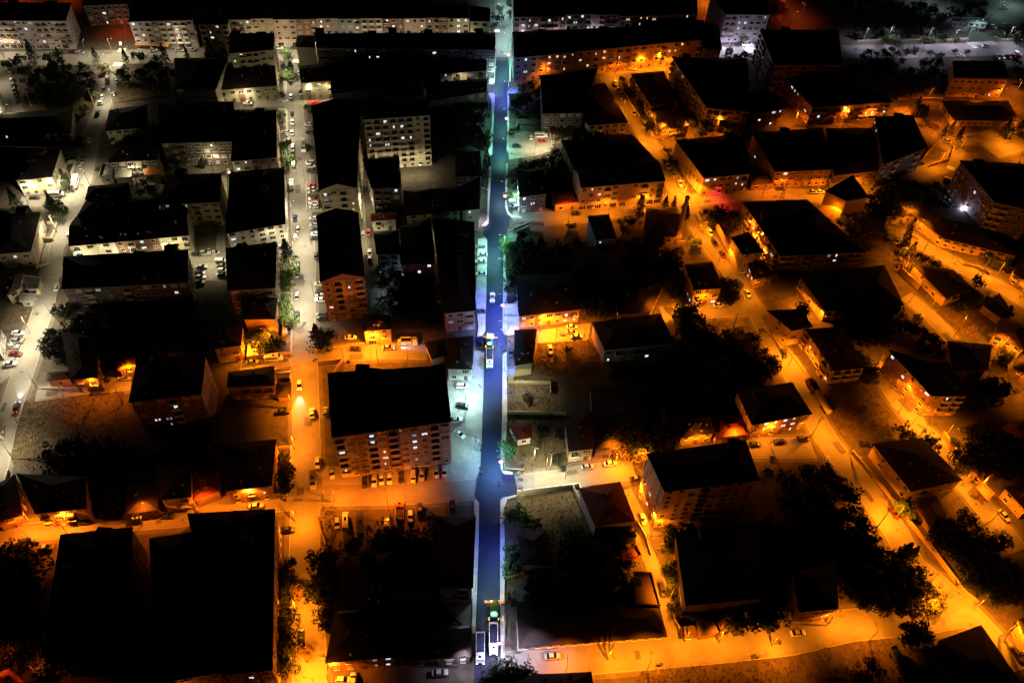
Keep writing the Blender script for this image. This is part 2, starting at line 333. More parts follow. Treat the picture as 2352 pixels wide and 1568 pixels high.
def solve_h(pt, by):
    lo, hi = 1.5, 45
    for _ in range(40):
        m = (lo + hi) / 2; g = gp(*pt, m); Y = proj((g.x, g.y, 0))[1]
        if Y < by: lo = m
        else: hi = m
    return (lo + hi) / 2
CHM = MB(); CHM.box(-.3, .3, -.3, .3, 0, 1.5); CHM.box(-.38, .38, -.38, .38, 1.5, 1.62); CHM = CHM.mesh("chimney", [mat("chimney_plaster", (.05, .035, .03), .9)])
_b = MB(); _b.box(-.4, .4, -.32, -.02, -.28, .28); _b.box(-.3, -.26, -.3, 0, -.36, -.285); _b.box(.26, .3, -.3, 0, -.36, -.285); ACM = _b.mesh("air_conditioner", [M_TRIM])
_b = MB(); _b.cyl((0, 0, 0), (0, 0, .9), .03, .03, 5); _b.cyl((0, -.02, .9), (0, -.12, .95), .12, .42, 10); DISHM = _b.mesh("satellite_dish", [M_DISH])
NB = [0]
def build(P, h, wall='cream', roof='dark', rt='hip', kind='apartment block', where='', group=None, wins='auto', axis=None, ov=(.45,) * 4, shop=False, heads=0, panels=None, nf=None, blank=(), label=None, bal=.4):
    """P: four eave corners as picture points, front-left first, counter-clockwise seen from above"""
    NB[0] += 1; rnd = random.Random(NB[0] * 17 + 3)
    E = [Vector(gp(p[0], p[1], h)[:2]) for p in P]
    a = sum(E[i].x * E[(i + 1) % 4].y - E[(i + 1) % 4].x * E[i].y for i in range(4))
    if a < 0: print("BADQUAD", where, NB[0])
    c = sum(E, Vector((0, 0))) / 4; E = [e - c for e in E]
    if nf is None: nf = max(1, round((h - .4) / 3.05))
    lab = label or f"{wall} {kind} {where}".replace("  ", " ")
    root = thing({'shed': 'shed', 'house': 'house'}.get(kind.split()[-1], 'apartment_building' if 'apartment' in kind or 'block' in kind or 'building' in kind else 'building'), lab, 'house' if 'house' in kind else 'shed' if 'shed' in kind else 'building', (c.x, c.y, 0), 0, group)
    Q = inset(E, ov); wm = paint(wall, WALLC[wall]); th = .2; zt = h - th - .01
    b = MB(); b.hexa([(p.x, p.y, 0) for p in Q], [(p.x, p.y, zt) for p in Q]); obj("wall", b.mesh("wall", [wm]), root)
    # roof
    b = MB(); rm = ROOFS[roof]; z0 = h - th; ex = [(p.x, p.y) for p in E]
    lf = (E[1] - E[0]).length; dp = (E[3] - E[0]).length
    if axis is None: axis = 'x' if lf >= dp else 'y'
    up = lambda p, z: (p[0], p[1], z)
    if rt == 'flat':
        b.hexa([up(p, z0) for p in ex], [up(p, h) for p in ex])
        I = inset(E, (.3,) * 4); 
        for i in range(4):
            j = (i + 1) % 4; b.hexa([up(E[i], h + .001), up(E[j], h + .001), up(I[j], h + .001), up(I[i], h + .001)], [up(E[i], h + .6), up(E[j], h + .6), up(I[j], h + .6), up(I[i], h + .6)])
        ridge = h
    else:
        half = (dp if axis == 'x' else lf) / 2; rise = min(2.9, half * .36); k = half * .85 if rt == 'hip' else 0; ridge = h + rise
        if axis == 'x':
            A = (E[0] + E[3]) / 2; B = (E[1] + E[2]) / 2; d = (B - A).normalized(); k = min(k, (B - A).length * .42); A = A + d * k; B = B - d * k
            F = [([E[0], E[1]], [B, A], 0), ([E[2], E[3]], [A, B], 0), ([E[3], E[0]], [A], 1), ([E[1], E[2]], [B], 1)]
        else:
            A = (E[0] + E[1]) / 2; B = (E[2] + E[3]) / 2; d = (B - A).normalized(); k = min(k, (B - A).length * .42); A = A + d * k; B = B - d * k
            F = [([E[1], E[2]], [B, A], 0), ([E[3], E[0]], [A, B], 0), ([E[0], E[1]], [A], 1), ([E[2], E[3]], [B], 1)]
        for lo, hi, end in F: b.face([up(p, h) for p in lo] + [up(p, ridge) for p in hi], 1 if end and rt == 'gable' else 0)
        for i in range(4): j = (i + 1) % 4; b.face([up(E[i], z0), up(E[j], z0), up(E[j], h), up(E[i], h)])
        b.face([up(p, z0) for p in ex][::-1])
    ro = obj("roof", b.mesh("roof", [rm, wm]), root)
    nch = 0 if h < 4.5 else rnd.randint(1, 3)
    for k in range(nch):
        u, v = rnd.uniform(.2, .8), rnd.uniform(.3, .7); p = (E[0] * (1 - u) + E[1] * u) * (1 - v) + (E[3] * (1 - u) + E[2] * u) * v
        obj("chimney", CHM, ro, (p.x, p.y, ridge - 1.0 if rt != 'flat' else h))
    for k in range(0 if h < 4.5 else rnd.randint(0, 3)):
        u, v = rnd.uniform(.15, .85), rnd.uniform(.1, .25); p = (E[0] * (1 - u) + E[1] * u) * (1 - v) + (E[3] * (1 - u) + E[2] * u) * v
        obj("satellite_dish", DISHM, ro, (p.x, p.y, h + .2), rnd.uniform(-.6, .6))
    if h > 8: heads += min(4, int(lf * dp / 330))
    for k in range(heads):
        u, v = rnd.uniform(.12, .88), rnd.uniform(.55, .93); p = (E[0] * (1 - u) + E[1] * u) * (1 - v) + (E[3] * (1 - u) + E[2] * u) * v
        s = MB(); s.hexa([(-1.9, -1.9, 0), (1.9, -1.9, 0), (1.9, 1.9, 0), (-1.9, 1.9, 0)], [(-1.9, -1.9, 3.4), (1.9, -1.9, 3.4), (1.9, 1.9, 3.4), (-1.9, 1.9, 3.4)])
        s.face([(-2.1, -2.1, 3.42), (2.1, -2.1, 3.42), (2.1, 0, 4.1), (-2.1, 0, 4.1)]); s.face([(2.1, 2.1, 3.42), (-2.1, 2.1, 3.42), (-2.1, 0, 4.1), (2.1, 0, 4.1)])
        obj("stair_head", s.mesh("stair_head", [rm]), root, (p.x, p.y, h - .6))
    # walls
    fl = zt / nf
    for i in range(4):
        if wins == 'none': break
        j = (i + 1) % 4; p, q = Q[i], Q[j]; L = (q - p).length; d = (q - p).normalized(); nr = Vector((d.y, -d.x))
        mid = (p + q) / 2 + c
        if nr.dot(Vector((CAM.x, CAM.y)) - mid) < 0 or i in blank: continue
        rz = math.atan2(d.y, d.x); off = .005
        if i == 0 and panels:
            for (u0, u1, colr) in panels:
                pb = MB(); pb.box(0, L * (u1 - u0), -.05, 0, .4, zt - .3); s0 = p + d * L * u0
                obj("facade_panel", pb.mesh("facade_panel", [paint(colr, WALLC[colr])]), root, (s0.x + nr.x * .002, s0.y + nr.y * .002, 0), rz)
            off = .06
        n = int((L - .9) // 3.15)
        if n < 1:
            if L > 2.6: n = 1
            else: continue
        n = min(n, 16)
        if i == 0 or (i in (1, 3) and bal > .5): typ = [('bal' if rnd.random() < bal else rnd.choice(['win', 'wide', 'wide'])) for _ in range(n)]
        else: typ = [rnd.choice(['win', 'win', 'small']) for _ in range(n)]
        if h < 5: typ = [rnd.choice(['win', 'win', 'door']) if k % 3 == 1 else 'win' for k in range(n)]
        if i != 0 and h < 3.6: continue
        pc = rnd.choice([M_PARA, wm, M_PARA, M_TRIM, M_RAIL, paint('brown', WALLC['brown'])])
        for r in range(nf):
            zc = fl * r + min(1.75, fl * .55)
            for k in range(n):
                pos = p + d * (L * (k + .5) / n); t = typ[k]; z = zc
                if nf > 1 and r == 0 and i == 0:
                    t = 'shop' if shop and k % 4 != 3 else ('door' if k == n // 2 else 'win'); z = 1.35 if t in ('shop',) else (1.15 if t == 'door' else zc)
                elif t == 'door': z = 1.15
                if t == 'bal':
                    bo = obj("balcony", bal_mesh(2.7), root, (pos.x + nr.x * off, pos.y + nr.y * off, fl * r + .02), rz)
                    bo.material_slots[0].link = 'OBJECT'; bo.material_slots[0].material = pc; t = 'bdoor'; z = fl * r + 1.1
                st = 'door' if t == 'door' else ('curtain' if rnd.random() < .22 else 'dark')
                if r > 0 and rnd.random() < .07: obj("air_conditioner", ACM, root, (pos.x + nr.x * off + d.x * 1.35, pos.y + nr.y * off + d.y * 1.35, z - .5), rz)
                o = obj({'door': 'door', 'shop': 'shop_window', 'bdoor': 'balcony_door'}.get(t, 'window'), wmesh(t, st), root, (pos.x + nr.x * off, pos.y + nr.y * off, z), rz)
                if t != 'door': WINS.append((proj((c.x + pos.x, c.y + pos.y, z)), o, t))
    return root
def B(s, base=None, h=None, **k):
    P = pts(s)
    if base: i, bs = base; h = solve_h(P[i], pts(bs)[0][1])
    return build(P, h, **k)
def row(s, cols, where, base=None, h=None, dh=None, ws=None, group=None, **k):
    """a terrace: one building per colour, side walls touching"""
    P = pts(s)
    if base: i, bs = base; h = solve_h(P[i], pts(bs)[0][1])
    n = len(cols); ws = ws or [1] * n; tot = sum(ws); u = 0; dh = dh or [0] * n
    for a in range(n):
        v = u + ws[a] / tot; L = lambda p, q, t: (p[0] * (1 - t) + q[0] * t, p[1] * (1 - t) + q[1] * t)
        Q = [L(P[0], P[1], u), L(P[0], P[1], v), L(P[3], P[2], v), L(P[3], P[2], u)]; hh = h + dh[a]
        if dh[a]:
            Q = [proj((g.x, g.y, hh)) for g in [gp(*q, h) for q in Q]]
        build(Q, hh, wall=cols[a], rt='gable', axis='x', ov=(.45, .03, .45, .03), blank=() if a in (0, n - 1) else (1, 3),
              where=where + (f", {ORD[a + 1]} from left" if n > 2 else (", left half", ", right half")[a] if n == 2 else ""), group=group, **k)
        u = v
# ------------------------------------------------------------------ buildings
G = "terraced apartment buildings facing the avenue"
B("a1 -300 215,690 220,745 30,-300 30", (1, "a1 805 520"), wall='lilac', where="at the far left end of the avenue's far side", shop=True, heads=1)
row("a1 1345 228,2010 212,2060 -60,1440 -40", ['lilac', 'brown', 'pink'], "on avenue above the orange shop awning", (1, "a1 2055 505"), group=G, shop=True)
B("a2 105 260,432 256,430 50,60 60", None, 18, wall='beige', where="between two terraces beside a bright conifer on the avenue", shop=True)
row("a2 440 208,a3 995 190,a3 985 40,a2 430 60", ['peach', 'sand', 'peach', 'terracotta', 'pink', 'grey', 'pink', 'brick', 'peach', 'brown', 'beige'], "in long lit terrace left of the blue street", (0, "a2 462 500"), group=G, shop=True, heads=0,
    dh=[0, .6, 0, 0, .4, 0, .3, 0, 0, .4, 0])
B("a3 1003 222,1213 225,1215 80,1000 60", None, 17, wall='cream', where="short end house of the long terrace beside the blue street", shop=True)
row("a3 1460 178,a4 1425 158,a4 1400 -120,a3 1450 -110", ['pink', 'brick', 'grey', 'lilac', 'grey', 'beige', 'grey'], "in pale terrace right of the blue street's top", None, 20, group=G, dh=[0, 0, 1.2, .8, 0, 0, .5], shop=True)
B("a4 1720 152,2192 155,2120 -80,1560 -80", (0, "a4 1665 450"), wall='lilac', where="standing alone, pink-lit, with a green tree before its wall", heads=1, bal=.2)
B("a4 2205 150,2335 148,2350 -10,2140 -10", None, 5, wall='terracotta', roof='red', kind='house', where="under red light at the top right")
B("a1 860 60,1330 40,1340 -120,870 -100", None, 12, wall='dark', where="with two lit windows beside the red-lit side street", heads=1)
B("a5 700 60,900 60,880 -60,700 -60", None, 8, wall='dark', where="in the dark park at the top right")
# behind the terraces, top edge
row("a2 480 60,2350 55,2330 -80,480 -70", ['dark', 'grey', 'dark', 'lilac', 'dark'], "in dark row cut by the photo's top edge", None, 15, group="dark buildings along the top edge")
# second row, left of the tree-lined street
B("a2 440 560,905 520,915 350,440 350", None, 19, wall='sand', where="dark-roofed, at the upper corner of the tree-lined street", heads=1, wins='auto')
B("a1 1835 930,a2 300 940,a2 430 605,a1 1825 608", None, 13, wall='cream', where="long dark block south of the avenue conifers", heads=0)
row("a2 308 945,940 898,930 640,440 660", ['cream', 'terracotta', 'white', 'olive'], "in lit courtyard terrace with the parked white car", (0, "a2 340 1090"), ws=[2, .7, 1, 2.4], dh=[0, 0, 0, 0], bal=.2)
# between tree-lined street and the blue street
B("a2 1132 490,1342 500,1345 372,1150 375", (0, "a2 1180 700"), wall='olive', kind='end building', where="with blank wall at the avenue corner", wins='none')
row("a2 1350 500,a3 1265 520,a3 1270 342,a2 1350 350", ['dark', 'dark', 'dark', 'beige', 'dark'], "in black-roofed row with scattered lit windows", None, 17, heads=1, group="black-roofed row behind the avenue", bal=.2)
row("a2 1190 868,2110 800,2110 560,1170 700", ['olive', 'cream', 'white', 'brown', 'cream', 'orange'], "in floodlit cream terrace north of courtyard", (0, "a2 1225 1060"), ws=[1, 1.6, 1.8, 1, .8, .8], group="floodlit cream terrace", heads=0, bal=.35)
B("a2 2112 802,a3 512 792,a3 500 590,a2 2110 560", None, 11.5, wall='cream', where="at the right end of the floodlit terrace by the courtyard", bal=.4)
row("a3 692 772,1175 738,1190 560,700 600", ['grey', 'cream', 'cream', 'ochre'], "in small yellow-lit row left of the blue street", (1, "a3 1190 900"), group="yellow-lit row left of the blue street")
B("a3 1120 560,1270 555,1270 520,1190 420", None, 10, wall='brown', kind='building', where="dim brown, at the avenue corner left of the blue street")
B("b2 1380 628,1775 598,a2 1825 1060,1300 1110", (1, "b2 1828 985"), wall='sand', rt='gable', axis='y', where="long black-roofed one right of the tree-lined street, gabled end lit", bal=.3, heads=1)
B("b2 1700 205,1790 195,a2 1800 1380,1700 1380", None, 8, wall='white', kind='building', where="narrow white one squeezed behind the long black roof", wins='auto')
B("a2 1842 1252,a3 592 1205,a3 575 1040,a2 1795 1040", None, 27, wall='cream', where="tall pale slab with eight rows of balconies", heads=0, bal=.5, nf=9)
row("a2 1510 985,2290 885,2280 700,1500 850", ['dark', 'dark', 'dark'], "in low black block beside the courtyard with white car", None, 10, wins='none', bal=.2)
B("a3 40 1010,345 1000,330 890,50 905", None, 9, wall='dark', kind='building', where="flat black silhouette left of the courtyard with white car", wins='none')
row("a3 555 1060,1175 960,1190 822,538 870", ['dark', 'dark', 'brown'], "in black block beside the blue street's first corner", None, 11, bal=.2)
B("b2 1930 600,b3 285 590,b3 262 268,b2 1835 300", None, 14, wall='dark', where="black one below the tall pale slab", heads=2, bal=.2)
B("b3 335 888,600 865,620 600,300 620", (0, "b3 340 985"), wall='sand', where="yellow-lit front, left in the row by the blue street", bal=.3)
B("b3 603 863,905 832,905 580,622 600", None, 12, wall='cream', where="with bright wall lamp, in the row by the blue street", bal=.1)
B("b3 908 832,1105 815,1110 470,908 570", None, 12, wall='peach', where="peach corner one beside the cafe on blue street", bal=.1)
B("b3 850 470,1128 470,1110 208,845 190", None, 11, wall='dark', where="black one with hip roof beside the roadside cypress", bal=.1)
B("b2 1930 945,2190 925,2188 850,1912 868", (0, "b2 1935 1060"), wall='white', roof='red', rt='gable', kind='house', where="low, white front wall, in the dark alley", wins='auto')
B("c3 735 460,1060 428,b3 1050 950,b3 600 905", (0, "c3 738 665"), wall='pink', where="long black roof along blue street's left pavement, pinkish front", heads=2, bal=.3)
B("b3 20 1290,275 1288,b3 255 1040,b2 1950 1075", None, 9, wall='blue', where="with bluish-lit front, in the dark middle courtyard", bal=.5)
B("b3 292 1400,640 1385,590 900,262 1010", None, 12, wall='plum', where="dark, with two lit windows, behind the long roadside roof", bal=.2)
B("c3 652 335,706 335,712 155,615 130", None, 6, wall='beige', rt='flat', roof='grey', kind='stair building', where="narrow beige one against the long roadside roof", wins='none')
B("c2 1390 135,1862 78,b2 1792 855,b2 1355 880", (0, "c2 1495 560"), wall='brown', rt='gable', axis='y', where="tall brown one with yellow stripe beside tree-lined street", panels=[(.28, .55, 'ochre')], heads=1, bal=.4)
B("c2 1842 648,2140 622,2132 470,1826 470", (1, "c2 2148 778"), wall='orange', where="small orange cube facing the lamp-lit crossing", shop=True, bal=.05)
B("c3 600 936,745 906,770 722,522 760", (0, "c3 600 1010"), wall='beige', kind='building', where="lower left half of the black pair beside the paver", wins='none')
B("c3 762 1040,1030 1046,1040 690,772 718", (1, "c3 1002 1170"), wall='white', kind='building', where="black-roofed, opposite the paving machine", bal=.2, nf=2)
B("d2 1512 348,d3 808 178,c3 742 1000,c2 1470 1080", (0, "d2 1616 788"), wall='beige', where="huge one with seven balcony storeys above parked cars", panels=[(.14, .24, 'brown'), (.44, .56, 'brown'), (.6, .82, 'grey')], heads=3, bal=.55, nf=7)
# left side, west of side street
B("a1 -300 1420,742 1400,765 1135,-300 1210", (1, "a1 790 1500"), wall='beige', where="broad black-roofed one left of the side street", bal=.3)
B("b1 165 518,545 482,640 170,-60 150", (0, "b1 245 690"), wall='cream', where="yellow-lit front above the parked white minibus", bal=.1)
B("b1 -60 1290,322 1262,428 850,-100 800", (1, "b1 385 1420"), wall='beige', where="pinkish, at the left edge below the minibus", bal=.05)
B("c1 60 285,205 195,245 38,88 40", None, 5, wall='cream', roof='brown', kind='house', where="small, brown-roofed, below the left edge building")
B("c1 275 212,405 205,430 85,245 60", None, 3.4, wall='cream', roof='grey', rt='flat', kind='shed', where="flat-roofed annex beside the small left house")
B("c1 205 340,350 335,372 255,225 255", None, 3, wall='grey', roof='grey', rt='flat', kind='shed', where="grey box shed below the annex at left")
B("c1 -250 870,-15 840,5 588,-150 560", (1, "c1 40 960"), wall='grey', where="sliced by the left edge beside parked cars", bal=.5)
B("d1 -200 250,-60 200,-60 0,-200 0", None, 9, wall='olive', where="outside left edge behind the green hedge")
B("a1 -500 1500,-40 1240,-30 880,-300 850", None, 10, wall='cream', where="cut by the left edge above the broad block")
# west block, between side street and tree-lined street
B("a1 1095 1372,1530 1335,1542 1090,1145 1150", None, 9, wall='olive', where="black-roofed, at the side street bend")
B("a1 1150 1490,1372 1400,1362 1372,1100 1378", None, 4, wall='beige', roof='brown', kind='house', where="low, brown roof, in front of the bend building", wins='none')
B("a1 1672 1500,a2 478 1480,a2 490 1062,a1 1660 1076", None, 13, wall='dark', where="wide black one below the two lit garden trees", heads=1, bal=.2)
B("b2 456 316,940 276,a2 935 1150,a2 490 1150", None, 12.5, wall='terracotta', where="half cream, half orange front, left of tree-lined street", panels=[(.0, .48, 'cream')], heads=1, bal=.15)
B("b1 1130 330,1660 300,1660 80,1130 150", None, 9, wall='dark', where="hidden black one behind the green flat roofs", wins='auto')
B("b1 1035 482,1180 472,1192 330,1075 350", None, 4, wall='grey', roof='grey', rt='flat', kind='shed', where="greenish flat roof, left of the pair")
B("b1 1200 502,1385 492,1380 385,1210 395", None, 4.3, wall='grey', roof='grey', rt='flat', kind='shed', where="greenish flat roof, right of the pair, by pale post")
B("b1 1508 462,1722 448,1702 350,1504 362", (0, "b1 1525 545"), wall='cream', roof='orange', kind='house', where="small one with orange tiled roof")
row("b1 715 1208,1978 1092,1972 822,790 900", ['cream', 'white', 'brick', 'brick', 'cream'], "in bright terrace across the side street", (1, "b1 2032 1275"), ws=[1.3, .9, 1, 1.1, 1.5], bal=.4, group="bright terrace by the side street")
B("b1 890 715,1382 690,1345 540,926 578", None, 13, wall='dark', where="jagged black roof left of the dark conifers", bal=.2)
B("b1 1680 762,2296 745,2320 440,1742 460", None, 13, wall='ochre', where="with yellow-lit side wall on the narrow alley", blank=(), bal=.2)
B("b1 800 900,1672 825,1670 700,905 720", None, 13, wall='dark', where="black block just behind the bright terrace", bal=.1)
B("b2 400 1076,1030 972,1015 378,446 432", (1, "b2 1074 1172"), wall='white', where="square black roof, bright white front beside tree-lined street", heads=1, bal=.25, nf=4)
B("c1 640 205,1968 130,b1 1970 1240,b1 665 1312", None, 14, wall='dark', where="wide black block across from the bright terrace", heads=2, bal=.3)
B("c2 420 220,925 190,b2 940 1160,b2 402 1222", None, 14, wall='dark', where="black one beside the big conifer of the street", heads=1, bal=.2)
B("c2 584 522,925 518,945 300,560 300", (0, "c2 645 705"), wall='terracotta', where="with blank orange-red front near the crossing", wins='none')
B("c2 270 832,566 792,585 560,230 560", (0, "c2 335 992"), wall='ochre', where="with plain golden side wall behind the minibus", bal=.1)
B("c2 625 920,810 890,800 760,640 780", None, 3, wall='brown', roof='grey', rt='flat', kind='shed', where="dim flat roof between golden wall and minibus", wins='none')
B("c1 740 1150,1030 1130,1010 700,640 650", None, 8, wall='dark', kind='house', where="black, among the trees right of side street")
B("c1 480 1165,735 1145,730 1060,500 1075", None, 4, wall='beige', kind='house', where="low, dimly lit, by the soil plot")
B("c1 1232 1055,1432 1010,1425 930,1230 900", None, 6, wall='brick', roof='orange', kind='house', where="red-lit, behind the parked silver car")
B("c1 1345 1390,2110 1302,2160 880,1432 940", None, 19, wall='dark', where="black tower with nine lit windows left of centre", heads=1, bal=.3)
B("c2 412 1230,916 1212,915 1005,430 1072", None, 8, wall='brown', kind='building', where="dark brown, below the lamp-lit minibus", wins='auto')
B("c2 932 1336,1090 1330,1090 1182,936 1184", None, 3.2, wall='brown', kind='shed', where="dark one beside the car with headlights", wins='none')
B("c2 922 1105,1085 1085,1082 1068,920 1080", None, 3, wall='white', roof='grey', rt='flat', kind='shed', where="thin pale canopy above the dark shed", wins='none')
B("d1 365 1148,905 1088,900 760,172 722", (0, "d1 440 1300"), wall='orange', where="orange-lit front on the lower left street", bal=.45)
B("d1 -60 1240,238 1160,160 725,-60 850", None, 6, wall='brown', kind='house', where="black-roofed, at the lower left street's end")
B("d1 1320 1150,1655 1105,1650 760,1300 800", None, 5, wall='brown', kind='house', where="black, behind the parked dark car of the lower street")
B("d1 1672 1002,2002 966,2000 660,1650 700", (1, "d1 2022 1110"), wall='ochre', where="golden front with balcony, lower left street", bal=.5)
B("d1 2030 1006,2300 904,2292 700,2032 690", None, 5, wall='brown', roof='red', kind='house', where="dark red roof between two golden fronts", wins='none')
B("d2 392 910,886 850,936 360,372 420", (0, "d2 460 1060"), wall='peach', where="peach front above a parked white car, lower street", bal=.05)
B("e2 370 1482,896 1430,d2 920 1092,d1 1960 1140", None, 13, wall='brown', where="great black one at the crossing, bottom left", heads=2, bal=.2)
B("e1 1662 1568,e2 362 1456,d2 60 1330,d1 1560 1400", None, 13, wall='orange', where="lit balconies at the bottom edge, left", heads=1, bal=.6)
B("e1 430 1300,1370 1200,d1 1390 1278,d1 630 1362", None, 15, wall='dark', where="black block at bottom left behind the lone lamp", heads=1, bal=.2)
B("e1 20 1700,240 1560,110 1400,-100 1500", None, 5, wall='brown', roof='orange', kind='house', where="orange roof at the bottom left corner")
B("e1 60 1200,150 1220,160 1030,90 1030", None, 4, wall='brown', roof='orange', kind='house', where="small orange-lit roof near the bottom left corner")
# south of the lower street, centre
B("e2 1442 1360,2188 1292,2160 800,1545 830", (1, "e2 2195 1400"), wall='terracotta', where="bottom one right of the tree-lined street", heads=1, bal=.05)
B("e2 1552 815,2155 785,2165 195,1645 245", None, 11, wall='dark', where="black one behind the dark trees of lower street", heads=1)
B("e3 660 560,1035 572,d3 1062 1182,d3 658 1166", None, 11, wall='dark', where="black roof left of the blue street's lower end", heads=0, bal=.1)
B("e3 250 1335,1015 1290,1018 1000,262 985", None, 6, wall='brown', kind='house', where="low black one beside the waiting dump truck")
B("e3 -100 900,620 880,640 600,-60 620", None, 9, wall='dark', where="black infill block in the lower centre", wins='none')
# east of the blue street
row("a3 1466 606,a4 1490 412,a4 1470 245,a3 1442 336", ['grey', 'brown', 'ochre', 'orange', 'brown', 'orange', 'ochre', 'orange'], "in long amber-lit terrace right of the blue street", (0, "a3 1476 865"), group="amber-lit terrace right of the blue street", heads=1, bal=.45)
B("a4 1492 505,1682 520,1650 250,1480 245", None, 12, wall='brown', where="dark one closing the amber terrace at right", bal=.1)
B("a3 1762 1190,a4 230 1180,a4 382 712,a3 1737 792", None, 12, wall='dark', where="black one behind the amber terrace's yard", heads=1, bal=.1)
B("a4 282 1316,702 1282,452 862,20 1000", (0, "a4 280 1430"), wall='cream', where="cream-lit front beside the orange diagonal street", bal=.3)
B("a3 1858 1462,2085 1408,2040 1292,1832 1292", (0, "a3 1862 1535"), wall='white', roof='brown', rt='flat', kind='house', where="brown flat roof, white wall, beside parked white minibus")
B("b4 130 400,935 236,742 32,0 100", None, 12, wall='dark', where="black one behind the orange shop terrace", heads=1, bal=.2)
row("b4 206 596,1092 520,935 240,130 405", ['peach', 'orange', 'cream'], "in orange-lit shop terrace at right-hand crossing", (0, "b4 200 840"), ws=[2, 1.1, 1.2], shop=True, bal=.3, group="orange shop terrace")
B("b3 1517 692,1812 654,1775 395,1492 405", (0, "b3 1530 880"), wall='plum', where="dark bluish one behind the cyan-lit tree", bal=.1)
B("b3 1892 772,2150 742,2120 600,1850 650", None, 4.5, wall='orange', roof='red', kind='house', where="low red-roofed one with an orange wall")
B("a4 942 1122,1222 1055,1070 746,726 774", (0, "a4 895 1235"), wall='ochre', where="between the orange diagonal streets, gardens before it", bal=.55)
B("a4 1040 1370,1340 1318,1230 1125,935 1150", None, 6, wall='brick', kind='house', where="red-lit wall below the garden building")
B("a4 1522 1128,1982 1172,1945 610,1158 600", None, 12.5, wall='orange', where="big slanting one with amber-lit left side", heads=1, bal=.6)
B("a4 1988 1192,2345 1137,2230 960,1900 960", (0, "a4 1990 1370"), wall='terracotta', where="orange front with four lit windows, upper right", bal=.05)
B("a4 2230 682,a5 560 640,a5 520 300,a4 2078 312", None, 18, wall='brown', where="dark tall one whose left side glows orange", bal=.6)
B("a5 262 1062,1052 1006,760 640,a4 2250 690", (0, "a5 272 1240"), wall='brown', where="orange front with dark balconies, upper right", heads=0, bal=.5)
B("a5 1655 775,2205 787,2150 615,1645 612", (0, "a5 1570 962"), wall='ochre', rt='flat', roof='brown', kind='school building', where="with ribbon windows, upper right corner", bal=0, nf=3)
B("a5 1655 1185,2312 1196,2195 996,1536 996", (0, "a5 1600 1250"), wall='beige', kind='hall building', where="broad black roof below the golden school", bal=0)
B("a5 1640 222,1990 238,2012 186,1640 176", None, 5, wall='lilac', rt='flat', roof='grey', kind='canteen building', where="with violet strip lamps by the car park", shop=True)
B("b4 1492 492,1986 447,1905 35,1190 92", (0, "b4 1492 690"), wall='beige', where="big one with the red neon at its foot", heads=1, bal=.3)
B("b4 2240 428,b5 465 382,a5 360 1260,b4 1995 22", (1, "b5 400 545"), wall='terracotta', where="dull orange front right of the red neon", heads=1, bal=.1)
B("b4 1990 560,2230 545,2200 440,1985 450", None, 4, wall='brown', kind='house', where="low dark link between the two big blocks")
B("b5 480 440,960 385,872 1262,400 1270".replace("872 1262", "a5 872 1262").replace("400 1270", "a5 400 1270"), None, 8, wall='brown', where="low black one above the curved orange road", bal=.1)
B("b5 962 330,1400 160,a5 1250 1135,a5 880 1155", None, 14, wall='dark', where="black one with lit side windows near the gate", bal=.2, heads=1)
B("b4 362 1140,580 1120,500 868,272 888", None, 11, wall='blue', where="with unlit bluish side wall below the shop terrace", bal=0, blank=(3,))
B("b4 862 1090,1205 1106,1245 872,886 792", None, 4.5, wall='ochre', kind='house', where="wide hip roof beside the tall brick chimney")
B("b4 100 1568,700 1540,600 1180,60 1250", None, 6, wall='dark', kind='house', where="black, below the bluish one", wins='none')
B("c3 1512 488,2162 416,2100 30,1482 62", (0, "c3 1530 625"), wall='orange', where="amber front above the lamp-lit car park", heads=1, bal=.4, panels=[(.0, .25, 'ochre'), (.26, .36, 'brick')])
B("c4 1390 216,1690 192,b4 1580 1365,b4 1290 1400", (0, "c4 1350 392"), wall='ochre', where="amber, with two lit ground windows, beside round tree", bal=.05)
B("c4 592 468,940 442,1100 100,560 200", None, 4.5, wall='sand', kind='house', where="black roof, thin lit wall, on the middle orange street")
B("c4 450 842,1190 770,1038 457,320 552", (0, "c4 412 990"), wall='sand', where="black one with five lit windows, golden blank side", blank=(3,), heads=0, bal=.1)
B("c3 1468 1004,1666 972,1700 618,1466 632", (0, "c3 1490 1135"), wall='olive', kind='building', where="black slab right of the paving machine", wins='none')
B("c4 1705 905,2000 900,2000 700,1712 665", None, 6, wall='brown', kind='house', where="black, among the trees by the diagonal street")
B("d4 1252 352,1608 300,1560 130,1146 38", (0, "d4 1210 450"), wall='ochre', where="golden gable behind the red roof", blank=(3,), bal=.2, nf=2)
B("d4 1612 355,1965 312,1905 112,1612 140", None, 4.6, wall='orange', roof='red', kind='house', where="low one with dark red roof by golden gable")
B("d4 1996 218,c5 262 1424,c5 60 1110,c4 1832 1268", (0, "d4 1958 385"), wall='terracotta', where="orange front with six lit windows near tanker", bal=.1)
B("d4 1078 915,2085 792,1932 372,892 512", (0, "d4 965 1308"), wall='orange', where="tallest tower right of centre, eight storeys", heads=0, bal=.1, nf=8, rt='hip')
B("d4 350 1278,780 1222,616 806,182 876", None, 7, wall='grey', roof='red', kind='building', where="wine-red roof left of the tallest tower", wins='none')
B("e3 1508 1202,e4 1110 1082,e4 1030 765,e3 1492 712", (0, "e3 1512 1245"), wall='sand', kind='workshop building', where="long low black roof on the bottom street")
B("e3 1560 330,1870 345,d3 1800 1310,d3 1492 1362", None, 5, wall='brown', kind='house', where="black roof right of the blue street's lower end", wins='none')
B("e4 770 752,1040 757,940 412,752 406", None, 3.4, wall='sand', roof='brown', rt='flat', kind='shed', where="orange-brown flat roof beside the narrow alley", wins='none')
